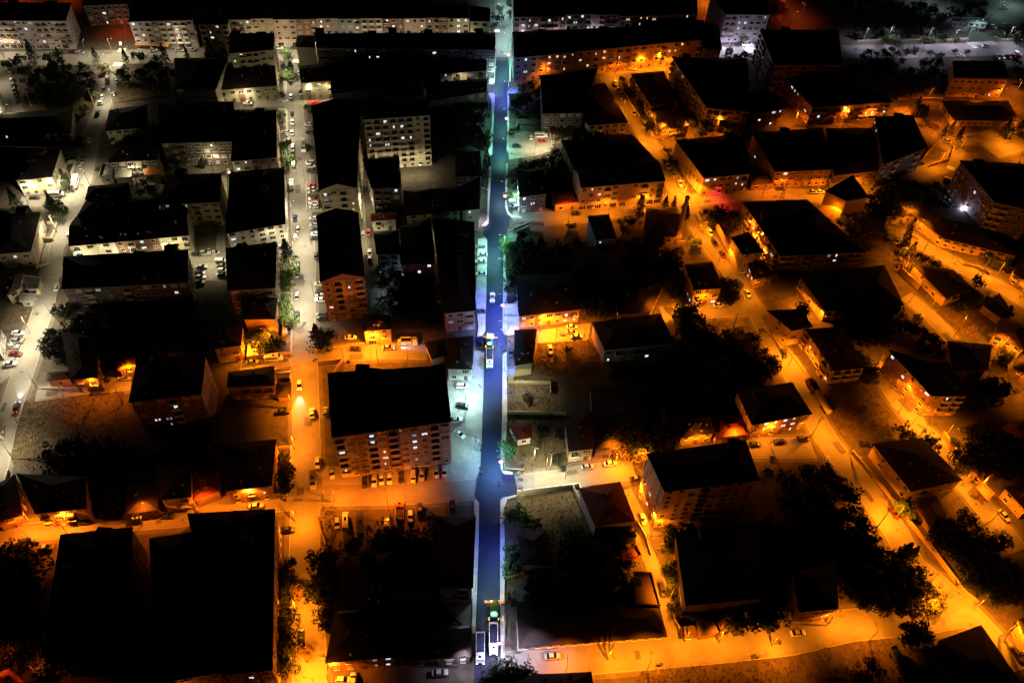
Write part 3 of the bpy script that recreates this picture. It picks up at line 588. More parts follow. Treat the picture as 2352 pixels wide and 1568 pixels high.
B("e4 520 530,620 525,605 470,515 478", None, 3, wall='sand', roof='orange', rt='flat', kind='shed', where="tiny lit roof in the dark yard, lower middle", wins='none')
B("e4 640 300,850 240,780 120,620 190", None, 3.4, wall='peach', roof='orange', rt='flat', kind='shed', where="brightly lit roof left of the alley lamp", wins='none')
B("e4 1300 760,2120 680,d4 2060 1300,d4 1190 1340", None, 10, wall='dark', where="wide black one below the tallest tower", heads=0, wins='none')
B("e5 130 868,520 832,500 400,62 452", (0, "e5 50 1000"), wall='orange', kind='building', where="orange-lit front at the bottom street, right", bal=.05)
B("e4 1290 1098,1432 1072,1388 972,1276 982", None, 3.2, wall='sand', roof='brown', rt='flat', kind='shed', where="small lit one at the alley mouth")
B("e4 1440 1080,1740 1020,1700 800,1400 850", None, 4, wall='brown', roof='brown', kind='house', where="brown roof on the bottom street, behind lamp", wins='none')
B("d5 1238 862,1760 746,1345 327,856 385", (0, "d5 1190 970"), wall='ochre', where="black-roofed, between the two right-hand streets", bal=.3)
B("d5 1440 1232,1605 1150,1482 905,1250 962", None, 3.4, wall='brown', roof='brown', kind='house', where="low brown roof behind the right-hand garden wall", wins='none')
B("c5 468 1002,790 966,560 560,192 590", (0, "c5 408 1142"), wall='ochre', where="golden and brick side facing the bright road bend", bal=.6)
B("c5 60 606,262 562,160 385,c4 2150 428", (0, "c5 15 765"), wall='ochre', kind='building', where="small golden one on the diagonal street", bal=.1)
B("b4 2290 1310,b5 790 1195,b5 210 676,b4 1896 742", (0, "b4 2225 1478"), wall='orange', where="long slanting one with brightest amber side", heads=2, bal=.55)
B("c5 392 412,1170 352,b5 975 1322,c5 130 62", (0, "c5 372 520"), wall='ochre', where="with yellow floodlit corner, right of the diagonal street", heads=1, bal=.5)
B("b4 1896 1292,2126 1270,1960 1052,1776 1114", (0, "b4 1862 1510"), wall='beige', where="small dim one before the brightest amber side", bal=.05, blank=())
B("c4 2010 108,2240 62,b4 2120 1350,b4 1930 1322", (0, "c4 1962 212"), wall='terracotta', kind='house', where="red-orange blank wall by the parked white car")
B("c5 1442 1250,1805 1250,1600 905,1010 790", (0, "c5 1440 1452"), wall='terracotta', where="red-brown front, right street's corner", bal=.5)
B("c5 1650 1002,2000 985,2040 742,1600 702", None, 8, wall='brown', where="black hip roof with two lit windows, right", bal=.1)
B("c5 1585 285,1860 190,1650 0,1250 -50", None, 5, wall='ochre', kind='house', where="black roof with bright yellow shed wall")
B("c5 2130 482,2252 440,2110 232,1936 346", None, 4, wall='peach', kind='house', where="small, near the rubble slope at right")
B("c5 2050 640,2352 800,2500 600,2130 470", None, 5, wall='sand', roof='brown', kind='house', where="brown-red roof near the right edge")
B("c5 2240 960,2420 1060,2500 900,2352 820", None, 5, wall='brown', kind='house', where="black, at right edge above the lower street")
TOWER = B("b5 2060 700,2500 800,2500 330,1720 290", (3, "b5 1650 640"), wall='dark', where="dark tower at right edge with violet-lit strip", heads=1, bal=.4)
B("b5 1560 1062,2300 1240,1750 765,1130 742", None, 5, wall='orange', kind='house', where="long low black one with trees over it, right", bal=.3)
B("b5 1010 840,1230 830,1180 740,1020 700", None, 5, wall='beige', kind='house', where="one lit window beside the lacy poplar")
B("b5 600 692,822 652,660 432,386 592", (0, "b5 520 905"), wall='ochre', where="golden ribbed wall near the bright junction", wins='none')
B("b5 2240 1400,2500 1560,2600 1300,2340 1180", None, 5, wall='brown', kind='house', where="black, at the right edge above the second street")
B("e5 1700 1700,2420 1700,1930 990,1505 1148", None, 6.5, wall='brown', where="black one at the bottom right corner", bal=.1)
B("e5 2450 1330,2700 1250,2500 850,2290 940", None, 6, wall='ochre', kind='house', where="golden side wall at the right edge, bottom")
B("d5 1985 962,2056 884,1932 770,1872 832", None, 3.2, wall='ochre', roof='orange', rt='flat', kind='shed', where="bright yellow box on the right street")
B("d5 2380 1060,2600 950,2350 760,2160 818", None, 5.5, wall='orange', kind='house', where="with skylit windows at the right edge", bal=.1)
B("d5 1960 780,2150 700,2050 560,1840 640", None, 4, wall='brown', kind='house', where="dark, with a bright glazed roof strip")
B("d5 2130 240,2352 330,2352 150,2210 170", None, 5, wall='brown', roof='orange', kind='house', where="orange-red roof at the right edge")
B("e3 1220 1720,e4 350 1720,e4 316 1446,e3 1640 1478", None, 6.5, wall='brown', kind='house', where="black roof cut by the bottom edge, centre")
B("d3 1492 372,1652 346,1642 195,1402 205", None, 4, wall='white', roof='red', kind='house', where="dark red roof with pale porch, right of blue street")
B("d3 2036 492,2306 462,2290 60,1992 166", (0, "d3 2020 618"), wall='sand', where="black one with yellowish front facing the side lane", blank=(3,), bal=.6)
B("d4 352 470,1000 400,c4 1150 1300,c4 300 1200", None, 5.5, wall='dark', kind='house', where="wide black one behind the lamp-lit trees", wins='none')
B("a5 1240 1120,1420 1090,1380 1030,1230 1040", None, 2.5, wall='peach', kind='shed', where="small one at the corner of the school lane", wins='none')
B("c3 1392 1120,1475 1115,1468 1030,1392 1030", None, 2.8, wall='olive', roof='grey', rt='flat', kind='shed', where="green-roofed kiosk right of the dump truck", wins='none')
B("b3 1460 1070,1640 1000,1630 960,1450 1030", None, 3, wall='grey', roof='grey', rt='flat', kind='shed', where="low grey roof below the cyan-lit corner")
B("b3 1400 1120,1500 1110,1490 1050,1400 1045", None, 2.6, wall='olive', roof='grey', rt='flat', kind='shed', where="tiny one with green-lit roof at the corner", wins='none')
B("a3 1400 1002,1500 985,1500 920,1420 940", None, 3.4, wall='white', roof='grey', rt='flat', kind='shed', where="pale blue-lit roof at the blue street's first corner", wins='none')
B("e3 1500 1240,1560 1235,1500 890,1488 890", None, 2.4, wall='beige', roof='grey', rt='flat', kind='shed', where="narrow pale strip along the bottom workshop", wins='none')
B("e3 1570 440,1870 400,1868 365,1565 400", None, 2.6, wall='sand', roof='brown', rt='flat', kind='shed', where="pale ledge roof right of lower blue street", wins='none')
# lit windows, found on the facades by their place
LITS = """a1 255 300 l,305 250 d,440 345 d,470 445 w,180 450 d,1095 128 l,1125 220 l,1370 245 l,1725 225 l,1780 225 l,1745 265 l,1630 380 w,1495 380 w,1865 320 w,1880 370 w,2285 270 w,2190 320 w,2185 370 l,2230 375 l,2050 360 l,430 1250 d,105 1445 l,1405 1310 w,1795 1275 l
a2 545 230 l,600 230 l,655 230 w,845 210 l,1140 215 l,1220 265 w,1340 265 w,1385 265 w,1570 210 w,1985 210 l,2045 210 l,1815 300 w,2180 298 w,1575 255 w,2300 250 w,550 272 d,1450 310 w,680 480 l,485 505 l,515 650 l,1775 560 l,1890 615 l,1915 617 l,1958 610 l,2235 462 l,2185 612 d,2325 600 l,1630 768 l,1845 748 d,1855 835 l,1790 835 w,1925 840 w,1955 840 w,1260 890 l,1360 880 w,1880 1225 l,1930 1225 l,2010 1220 l,2080 1285 l,2225 1325 l,2010 1400 l,2305 1430 l,1935 1465 l,1940 1520 l,2100 1505 l,370 1020 d,415 1020 d
a3 30 210 l,85 210 l,225 298 w,390 298 l,345 245 w,520 298 l,570 198 l,860 200 l,915 195 l,865 245 l,915 245 d,790 295 w,860 293 l,1820 182 l,1565 238 w,1615 238 w,1565 285 w,1615 285 w,1725 275 w,1970 200 l,2005 205 l,2190 195 l,2105 245 l,2260 270 l,275 462 l,430 460 l,490 460 l,610 550 l,225 612 l,365 602 l,740 780 l,1055 755 l,250 1325 l,120 1285 l,345 1430 l,1590 618 l,1585 768 l,1835 535 w,1890 572 w,1830 588 w,1825 688 w,2180 512 w,2225 510 w,2070 570 w,2110 568 w,2000 568 w,2010 710 w,2165 658 w,2210 655 w
a4 720 212 w,850 170 w,845 215 w,885 215 w,940 218 w,975 215 w,1340 175 w,2120 168 l,1865 218 l,1915 215 l,1855 270 l,395 545 w,435 545 w,430 600 w,610 615 l,475 480 l,515 480 l,1200 480 w,1190 530 w,1125 532 w,1280 475 w,1220 720 d,1275 795 w,780 885 d,820 905 d,2245 1188 l,2300 1180 l,2040 1252 l,2140 1298 l,410 1370 l,1630 830 l,1710 855 l,1895 1070 l,2225 535 d,2110 600 d
a5 270 550 l,455 550 d,595 560 l,350 575 d,65 810 l,90 845 l,75 895 l,110 930 d,310 1125 l,585 1092 l,840 1130 l,960 1075 l,775 1135 l,210 1080 l,1010 1230 l,960 1245 l,890 1300 l,925 1210 l,990 1275 d,1985 940 l,565 780 d
b1 330 530 l,300 530 w,470 540 w,360 580 w,320 585 w,150 1295 w,1650 820 l,1940 760 d,1790 775 d,1450 1170 l,1470 1220 l,225 185 d
b2 570 325 l,620 322 l,655 318 l,578 380 l,840 205 l,1480 655 l,1500 715 d,1720 745 w,1725 800 w,2170 620 l,470 1140 l,505 1140 d
b3 210 622 w,685 438 l,682 545 w,685 590 l,1020 848 l,460 905 l,1570 712 l,1630 765 l,640 765 l,580 1412 l,435 1485 l,640 1172 d,1580 570 l,1580 600 d,2080 785 l,2055 1220 l,2235 320 l,2230 265 d
b4 1765 212 l,2025 275 l,1570 490 l,1555 550 l,1835 575 l,1905 572 l,1870 465 d,2335 440 l,335 630 w,395 670 w,2315 860 l,2000 990 w,2190 1295 l,1955 1500 l,270 320 d,590 230 d,400 1200 l,95 1215 l
b5 80 258 l,1990 460 l,2055 490 d,1900 620 l,1150 798 l,285 1150 d,475 1222 l,455 1270 l,405 1220 d
c1 1100 100 l,1010 205 d,1690 180 d,1830 275 w,1450 430 d,1880 1445 l,2075 1537 l,1790 1530 d
c2 1705 175 l,1545 385 w,1575 550 l,740 470 d
c3 2010 445 l,2005 500 l,2085 540 l,1600 545 w,1775 530 w,835 555 d
c4 740 762 l,475 905 l,860 927 l,1050 970 l,1090 970 l,1135 950 l,1450 340 l,1597 320 l,615 487 l,1340 300 l,1310 260 d,1950 45 l,1980 100 l,130 540 l,50 500 l,55 445 l
c5 1030 820 l,1055 850 l,1130 1015 l,1175 1065 l,1415 1230 l,1590 1300 l,1690 855 d,1740 990 l,390 1085 w,215 760 w,1160 965 d
d1 1650 175 l,1885 35 l,2075 128 l,2100 180 l,1980 250 l,1720 330 l,1890 340 l,1610 370 d,1790 125 d,1810 185 d
d2 610 885 l,790 912 l,1655 470 l,1700 690 w,1915 355 l,1925 405 l,2100 580 w,2085 465 w
d3 440 395 l,450 455 l,570 320 l,450 565 d,440 340 d,130 580 w
d4 2140 218 l,2260 198 l,2335 190 l,2235 255 l,2310 243 l,2120 268 w,935 950 w,900 1040 l
d5 30 170 l,10 265 l,55 165 l
e2 720 1510 l,1775 1370 d,2115 1348 l,2010 1358 d
e3 155 1350 l,45 1357 d"""
def light_windows():
    used = set()
    for line in LITS.split("\n"):
        t = None
        for q in line.split(","):
            w = q.split()
            if len(w) == 4: t = w[0]; w = w[1:]
            X, Y = tp(t, float(w[0]), float(w[1])); best = None; bd = 11.0 ** 2
            for i, (p, o, ty) in enumerate(WINS):
                if i in used: continue
                d = (p[0] - X) ** 2 + (p[1] - Y) ** 2
                if d < bd: bd = d; best = i
            if best is None: continue
            used.add(best); p, o, ty = WINS[best]
            o.data = lit_mesh({'l': 'lit', 'w': 'warm', 'd': 'dim'}[w[2]], len(used))
            if "balcony" in o.name or True: o.name = o.name.replace("window", "lit_window") if "window" in o.name else o.name
light_windows()

_g = gp(*pts("b5 1752 775")[0]); _h = 18.0; _b = MB(); _b.box(-.9, .9, -.9, .9, 0, _h)
obj("stair_strip", _b.mesh("stair_strip", [M_TRIM]), TOWER, (_g.x - TOWER.location.x, _g.y - TOWER.location.y, 0), .6)
# ------------------------------------------------------------------ street lamps
COLR = {'w': (1.0, .86, .58), 'y': (1.0, .86, .5), 'c': (.55, .95, 1.0), 't': (.28, 1.0, .78), 'b': (.17, .24, 1.0), 'v': (.75, .72, 1.0), 'o': (1.0, .19, .006), 'a': (1.0, .235, .006), 'r': (1.0, .12, .015), 'R': (1.0, .01, .02)}
LNAME = {'w': 'white', 'y': 'yellowish', 'c': 'cyan', 't': 'teal', 'b': 'blue', 'v': 'violet', 'o': 'orange', 'a': 'amber', 'r': 'red-orange', 'R': 'red'}
PW = 3.2
def lmesh(hh):
    k = ('lamp', hh)
    if k in WM: return WM[k]
    a = MB(); a.cyl((0, 0, 0), (0, 0, hh), .13, .075, 8); a.cyl((0, 0, 0), (0, 0, .35), .22, .18, 8)
    b = MB(); b.cyl((0, 0, hh - .3), (1.7, 0, hh + .1), .055, .045, 6)
    c = MB(); c.hexa([(1.55, -.14, hh + .02), (2.35, -.12, hh + .06), (2.35, .12, hh + .06), (1.55, .14, hh + .02)], [(1.6, -.1, hh + .18), (2.25, -.08, hh + .18), (2.25, .08, hh + .18), (1.6, .1, hh + .18)])
    WM[k] = (a.mesh("pole", [M_STEEL]), b.mesh("arm", [M_STEEL]), c.mesh("lamp_head", [M_HEAD])); return WM[k]
LD = {}
def emit_mat(c):
    return mat("lamp_lens_" + LNAME[c], (.5, .5, .5), .5, tuple(min(1, x * .8 + .25) for x in COLR[c]), 6.0)
def lens_mesh(c):
    k = ('lens', c)
    if k not in WM:
        b = MB(); b.box(-.28, .28, -.09, .09, -.05, -.005); WM[k] = b.mesh("lens", [emit_mat(c)])
    return WM[k]
def spot(c, power, parent, loc, size=138, rad=.12):
    power *= 1.35 if c in 'oa' else 1.0; power = round(power / 100) * 100; k = (c, power, size)
    if k not in LD:
        l = bpy.data.lights.new("lamp_light", 'SPOT'); l.energy = power * PW; l.color = COLR[c]; l.spot_size = math.radians(size); l.spot_blend = .35; l.shadow_soft_size = rad; LD[k] = l
    o = bpy.data.objects.new("lamp_light", LD[k]); COL.objects.link(o); o.parent = parent; o.location = loc; return o
def glow(c, power, parent, loc):
    """the lamp bowl's own weak all-round light"""
    if power <= 0: return
    k = ('glow', c, round(power))
    if k not in LD:
        l = bpy.data.lights.new("bowl_light", 'POINT'); l.energy = power * PW; l.color = COLR[c]; l.shadow_soft_size = .2; LD[k] = l
    o = bpy.data.objects.new("bowl_light", LD[k]); COL.objects.link(o); o.parent = parent; o.location = loc
def lamps(where, c, power, s, ang=0, hh=8.5, group=None, kind='lamp', spill=None):
    """street lamps; s lists the picture spot of each pole's foot and (optional) its own arm angle"""
    ps = []; t = None; an = []
    for q in s.split(","):
        w = q.split()
        if w[0][0] in "abcde": t = w[0]; w = w[1:]
        ps.append(tp(t, float(w[0]), float(w[1]))); an.append(float(w[2]) if len(w) > 2 else ang)
    rk = ranks(ps)
    if spill is None: spill = .13 if c in 'oarbt' else .2
    for i, p in enumerate(ps):
        g = gp(*p); rz = math.radians(an[i]); lab = f"{LNAME[c]} street lamp {where}" + (", " + rk[i] if rk[i] else "")
        r = thing("street_lamp", lab, "street lamp", (g.x, g.y, 0), rz, group or "street lamps")
        pm, am, hm = lmesh(hh); obj("pole", pm, r); obj("arm", am, r); hd = obj("lamp_head", hm, r); obj("lens", lens_mesh(c), hd, (1.95, 0, hh + .02))
        pw = power * (0.55 + 0.95 * random.random()); spot(c, pw, r, (1.95, 0, hh - .12)); glow(c, power * spill, r, (1.95, 0, hh - .3))
def walllamps(where, c, power, s, z=6.5, size=150, up=0):
    ps = pts(s); rk = ranks(ps); power *= .55
    for i, p in enumerate(ps):
        g = gp(*p, z); r = thing("wall_lamp", f"{LNAME[c]} wall lamp {where}" + (", " + rk[i] if rk[i] else ""), "wall lamp", (g.x, g.y - 1.5, z), 0, "wall lamps")
        b = MB(); b.box(-.04, .04, 0, 2.0, .15, .21); obj("bracket", b.mesh("bracket", [M_STEEL]), r)
        b = MB(); b.box(-.25, .25, -.2, .2, 0, .14); h = obj("lamp_head", b.mesh("lamp_head", [M_HEAD]), r); obj("lens", lens_mesh(c), h); spot(c, power, r, (0, 0, -.12), size); glow(c, up, r, (0, -.3, -.2))
lamps("on the side street's edge", 'w', 4200, "a1 1185 730 200,1195 1080 200,b1 935 560 160,690 690 0,600 1070 0,c1 540 480 180,c1 320 660 0,205 900 0,395 1250 180,d1 140 570 180", hh=9)
lamps("on the far left lane", 'w', 1700, "a1 -20 900 0,190 1260 180,40 560 0,b1 300 760 90")
lamps("on the avenue's left part", 'w', 1500, "a1 60 640 90,480 640 90,930 620 90,1370 600 90,1850 600 90,2270 590 90,a2 350 590 90,720 590 90,1010 600 90,1400 590 90,1750 590 90,2100 590 90,a3 250 590 90,600 580 90,950 570 90", hh=10, spill=.34)
lamps("on the avenue before the pale terrace", 'v', 2600, "a3 1600 570 90,1950 570 90,2300 560 90,a4 350 560 90,700 550 90,1050 540 90,1350 540 90", hh=10, spill=.34)
lamps("along the upper tree-lined street", 'w', 2300, "a2 1020 640 0,1035 900 0,1040 1220 0,1045 1430 0,b2 1065 360 0,1240 560 180,1105 900 0,1300 1190 180,1100 1240 0,1110 1500 0,c2 1330 280 180,1110 450 0,1115 600 0", hh=9)
lamps("before the floodlit terrace", 'y', 2200, "a2 1290 1075 90,1700 1050 90,2000 1060 90,a3 520 1000 120,300 960 90")
lamps("in the narrow alleys and courts of the left half", 'y', 1300, "b2 400 640 90,390 900 90,b1 1440 560 120,b2 270 440 100,1850 880 90,1900 1230 90,b1 2290 1400 180,a2 600 1130 90,a1 1180 560 0,b1 620 700 150,b1 880 1480 90,b1 1300 1440 90,b1 1750 1400 90,a1 1960 1090 90,b2 560 1240 90", spill=.35)
walllamps("on a lit terrace", 'y', 1400, "a2 1480 860,2200 810,a3 925 762,b3 812 845,a2 600 940,b1 1050 1200,b1 1850 1120,b1 350 520,b2 880 1020,b3 600 1000", 10.0)
walllamps("added as uplight for the tall pale slab", 'y', 400, "b3 480 330,b2 2250 350,b2 2000 360", 6, up=700)  # added uplights hanging clear of the wall, brightening the slab
walllamps("at the pink-lit tower", 'v', 1800, "a4 1760 445,1980 450", 3.0, 165, up=900)
lamps("on the avenue's right part", 'v', 1300, "a4 1650 560 0,1900 560 90,a5 760 420 -90,1000 400 -90,1390 410 -90,1640 430 -90,1780 420 -90,2180 400 -90,1300 600 90,1750 600 90,2270 560 90", hh=9)
lamps("in the top right car park", 'c', 1300, "a5 1850 330 0,1560 120 0,2060 150 0,2200 60 0,1300 10 0")
walllamps("under the canteen roof", 'v', 900, "a5 1735 225,1940 215", 3.2)
# the new street: cold coloured lamps
lamps("beside the upper pale part of the new street", 'c', 1500, "a3 1270 60 0,1270 200 0,1440 140 180,1285 410 0,1440 330 180", hh=9)
lamps("beside the new street, pole with ring sign", 'b', 5200, "a3 1403 1010 180,c3 1362 420 180,c3 1362 700 180,1360 1070 180,d3 1352 700 180", hh=8.5, group="lamps of the new street")
lamps("beside the teal part of the new street", 't', 2600, "a3 1398 720 180,a3 1396 1300 180,b3 1390 240 180,b3 1360 1250 180,b3 1355 1500 180,d3 1345 640 180", hh=8.5, group="lamps of the new street")
lamps("beside the pale blue stretch of the new street", 'c', 2600, "b3 1376 690 180,1500 960 180,a3 1402 500 180,1232 860 0", hh=8.5, group="lamps of the new street")
lamps("near the paving crew", 'c', 1700, "c3 1030 1150 0,d3 1050 480 180,c3 1380 780 180,b3 1090 1300 0", hh=8)
lamps("in the teal forecourt with parked cars", 'c', 1900, "c3 958 1380 60,d3 960 40 90", hh=7)
lamps("beside the cyan-lit corner tree", 'c', 2200, "b3 1455 760 0", hh=6)
walllamps("over the cafe terrace", 'v', 1500, "b3 1120 880", 3.0)
lamps("in the vacant lots right of the new street", 'y', 1700, "a3 1870 1560 180,b3 1680 240 90,d3 1660 700 90,1490 1010 -30,1800 690 -90,2000 780 0,c3 1480 1300 0,1560 1060 60", hh=8)
lamps("at the foot of the new street", 'v', 1700, "e3 1348 1250 180,1290 1450 90,880 1400 0,1600 1380 90", hh=8, spill=.02)
lamps("in the dark middle courtyard", 'c', 260, "c2 1980 90 0,2000 190 0,2010 300 0,2025 415 0,b2 2200 1520 0", hh=3.5)
lamps("at the navy stretch near the lower pavers", 'b', 2600, "d3 1340 1540 180", hh=8.5)
lamps("added to whiten the lower verge of the new street", 'c', 700, "e3 1345 430 180,1062 620 0", hh=7)  # invented lamps, put in to whiten the verge
lamps("added behind the tallest tower to light house fronts", 'a', 3000, "d4 1420 520 90,1800 460 90,d4 2180 420 100", hh=7, spill=.3)  # added lamps that light the fronts behind the tower
lamps("added to light the stepped golden house", 'a', 3000, "c2 720 950 100,940 800 180", hh=7.5, spill=.45)  # extra lamps put in to brighten the golden and orange-red walls
# sodium light
lamps("along the lower tree-lined street", 'a', 4800, "c2 1110 1075 10,d2 1130 470 -40,d2 1140 1235 -40,e2 1145 820 0,1130 1400 0,1350 1620 180,d2 1100 40 0", hh=8)
lamps("on the middle orange side lane", 'a', 2600, "c2 1995 960 110,1640 960 90,c3 350 960 90,c2 700 1060 90,c1 1400 1220 110,c1 1000 1340 90", hh=8)
lamps("along the lower left street", 'o', 3600, "d1 700 1345 60,2110 1200 60,1500 1260 60,300 1400 60,d2 640 1080 60,2110 1090 110,1550 1020 0,d3 330 1010 90,e2 1500 1600 90,e1 1900 1800 60", hh=8)
lamps("in the left soil plot", 'r', 500, "c1 700 1380 90,1280 1380 90,d2 1100 560 180,e1 60 1400 0,430 1500 0")
lamps("around the right shop crossing", 'a', 2600, "b4 480 920 90,70 950 90,850 850 60,1130 620 0,1250 640 0,1060 120 0,930 150 200,a4 560 800 0,480 760 90,820 720 -90,1090 760 45,650 1180 180,1050 1460 100,950 1330 180", hh=8)
lamps("behind the amber terrace", 'a', 2600, "a3 1780 870 90,a4 200 745 90,1010 730 90,1240 960 20,1340 1180 20,a4 1470 30 0,1560 1320 30,1300 1440 60", hh=8)
walllamps("on the amber terrace", 'a', 1100, "a3 1760 740,a4 900 640,a4 1140 620", 6)
lamps("on the orange diagonal street", 'a', 3200, "b4 1440 1110 20,1345 720 0,1300 660 200,1290 1230 0,1640 1390 20,c4 1790 650 80,1990 260 200,2290 1000 60,c5 20 960 30,d5 260 300 40,d5 620 480 90,d5 900 1210 60,d5 1080 1130 200,e5 1530 760 -40,1400 600 30,e5 1850 850 -120,2110 1140 60", hh=8)
lamps("on the middle orange street", 'a', 2600, "c4 1165 560 80,1480 470 90,950 520 60,c3 1700 700 0,d4 490 600 60,d4 850 680 120", hh=8)
lamps("in the amber car park right of the new street", 'a', 3600, "c3 1900 740 90,2200 700 120,1740 650 0", hh=8, spill=.1)
lamps("added to brighten the small orange cube", 'o', 4200, "c2 1930 880 90", hh=8, spill=.5)  # added lamp, only there to brighten the cube's front
lamps("between the upper right blocks", 'o', 2300, "b4 2310 690 60,2100 700 90,1880 1100 20,2020 1230 30,2150 1370 30,a4 2290 900 60,a4 2180 760 40,a4 1600 1400 60,a5 60 1260 90,560 1240 80,830 1250 90,a5 1080 1150 30,1440 1330 30", hh=8)
lamps("around the curved road at right", 'a', 2500, "b5 1150 440 40,700 640 90,1700 220 200,1500 350 200,b5 300 620 -60,420 920 60,b5 2150 140 -30,2300 300 90", hh=8)
lamps("near the school and the hall", 'o', 1700, "a5 1160 1140 40,1520 1260 0,2330 1280 180,2250 1080 0,1640 1350 60,1400 980 -90,2280 900 200,1820 1030 -90,a5 2130 1010 90", hh=7)
lamps("on the second right-hand street", 'a', 2600, "b5 1130 880 0,1240 1000 -30,1350 1200 60,1600 1330 60,1930 1400 120,c5 2080 60 200,2300 280 200,b5 1080 1290 0", hh=8)
lamps("on the third right-hand street", 'a', 2500, "c5 1140 60 -30,1220 320 30,1420 400 200,1670 640 60,1700 600 90,890 980 -30,c5 1060 1300 20,1240 1540 30,d5 1330 320 120,1560 330 -60,d5 1830 900 20,1730 800 200,d5 2030 1150 30,c5 2110 800 200,c5 2220 980 90,2300 1230 0,d5 1110 80 0,1480 380 20", hh=8)
walllamps("flooding a pale corner", 'a', 2600, "c5 215 300,320 380,110 240,b4 2020 1060,2120 1200", 5)
lamps("along the bottom street", 'a', 2900, "e4 480 1330 -60,1650 1100 -80,1300 1120 -90,900 1420 90,2200 1180 -90,e5 400 1000 0,820 1150 90,1350 820 -60,e3 2000 1480 90", hh=7, spill=.03)
lamps("in the narrow alley", 'a', 2800, "e4 1025 330 160,930 60 30,d4 700 960 0,870 1260 0,930 1240 0,e4 1130 700 180,d4 560 640 -80", hh=7)
lamps("far off on the top edge", 'r', 1300, "a1 1330 360 180,650 20 0,200 10 0,a4 1500 90 0,1480 180 0,a5 150 170 200,40 260 0,a4 2250 60 0", hh=9)
walllamps("shining red over a shop entrance", 'R', 1300, "b4 1620 620,1730 700", 3.5)
walllamps("on the violet-lit strip of the right tower", 'v', 1500, "b5 1735 735,1950 815,2190 950", 5.5, up=1500)
# ------------------------------------------------------------------ vehicles
CC = {'white': (.6, .6, .58), 'silver': (.32, .32, .32), 'grey': (.14, .14, .145), 'black': (.012, .012, .014), 'dark': (.03, .03, .035), 'red': (.45, .02, .02), 'darkred': (.13, .015, .02),
      'blue': (.03, .04, .16), 'beige': (.4, .36, .26), 'green': (.03, .07, .04), 'yellow': (.6, .4, .05), 'teal': (.05, .4, .4), 'orange': (.5, .12, .03)}
def cpaint(c): return mat("car_paint_" + c, CC[c], .3, spec=.6)
M_TAIL = mat("tail_light", (.2, .01, .01), .3); M_HL = mat("headlight_glass", (.5, .5, .5), .15)
M_TAILON = mat("tail_light_on", (.3, 0, 0), .3, (1, .03, .03), 9); M_HLON = mat("headlight_on", (.6, .6, .6), .2, (.8, .88, 1), 14); M_RIM = mat("wheel_rim", (.35, .35, .36), .4, metal=.6)
def loft(b, secs, mi=0, cap=True):
    n = len(secs[0]); i0 = len(b.v)
    for s in secs: b.v += [tuple(p) for p in s]
    for k in range(len(secs) - 1):
        for j in range(n):
            q = (j + 1) % n; b.f.append((i0 + k * n + j, i0 + (k + 1) * n + j, i0 + (k + 1) * n + q, i0 + k * n + q)); b.m.append(mi)
    if cap:
        b.f.append(tuple(i0 + j for j in range(n))); b.m.append(mi); b.f.append(tuple(i0 + (len(secs) - 1) * n + j for j in range(n - 1, -1, -1))); b.m.append(mi)
def sec(x, w, z0, z1, sh=.12): return [(x, -w, z0), (x, -w * 1.0, z0 + (z1 - z0) * .6), (x, -w + sh, z1), (x, w - sh, z1), (x, w, z0 + (z1 - z0) * .6), (x, w, z0)]
def roofplate(b, x0, x1, w, z): b.hexa([(x0, -w, z), (x1, -w, z), (x1, w, z), (x0, w, z)], [(x0 + .06, -w + .05, z + .05), (x1 - .06, -w + .05, z + .05), (x1 - .06, w - .05, z + .05), (x0 + .06, w - .05, z + .05)])
def glasshouse(b, x0, x1, r0, r1, w, wr, z0, z1): b.hexa([(x0, -w, z0), (x1, -w, z0), (x1, w, z0), (x0, w, z0)], [(r0, -wr, z1), (r1, -wr, z1), (r1, wr, z1), (r0, wr, z1)])
def wheels(xs, y, r=.32):
    out = []
    for x in xs:
        for s in (-1, 1):
            out.append((x, s * y, r))
    return out
CARM = {}
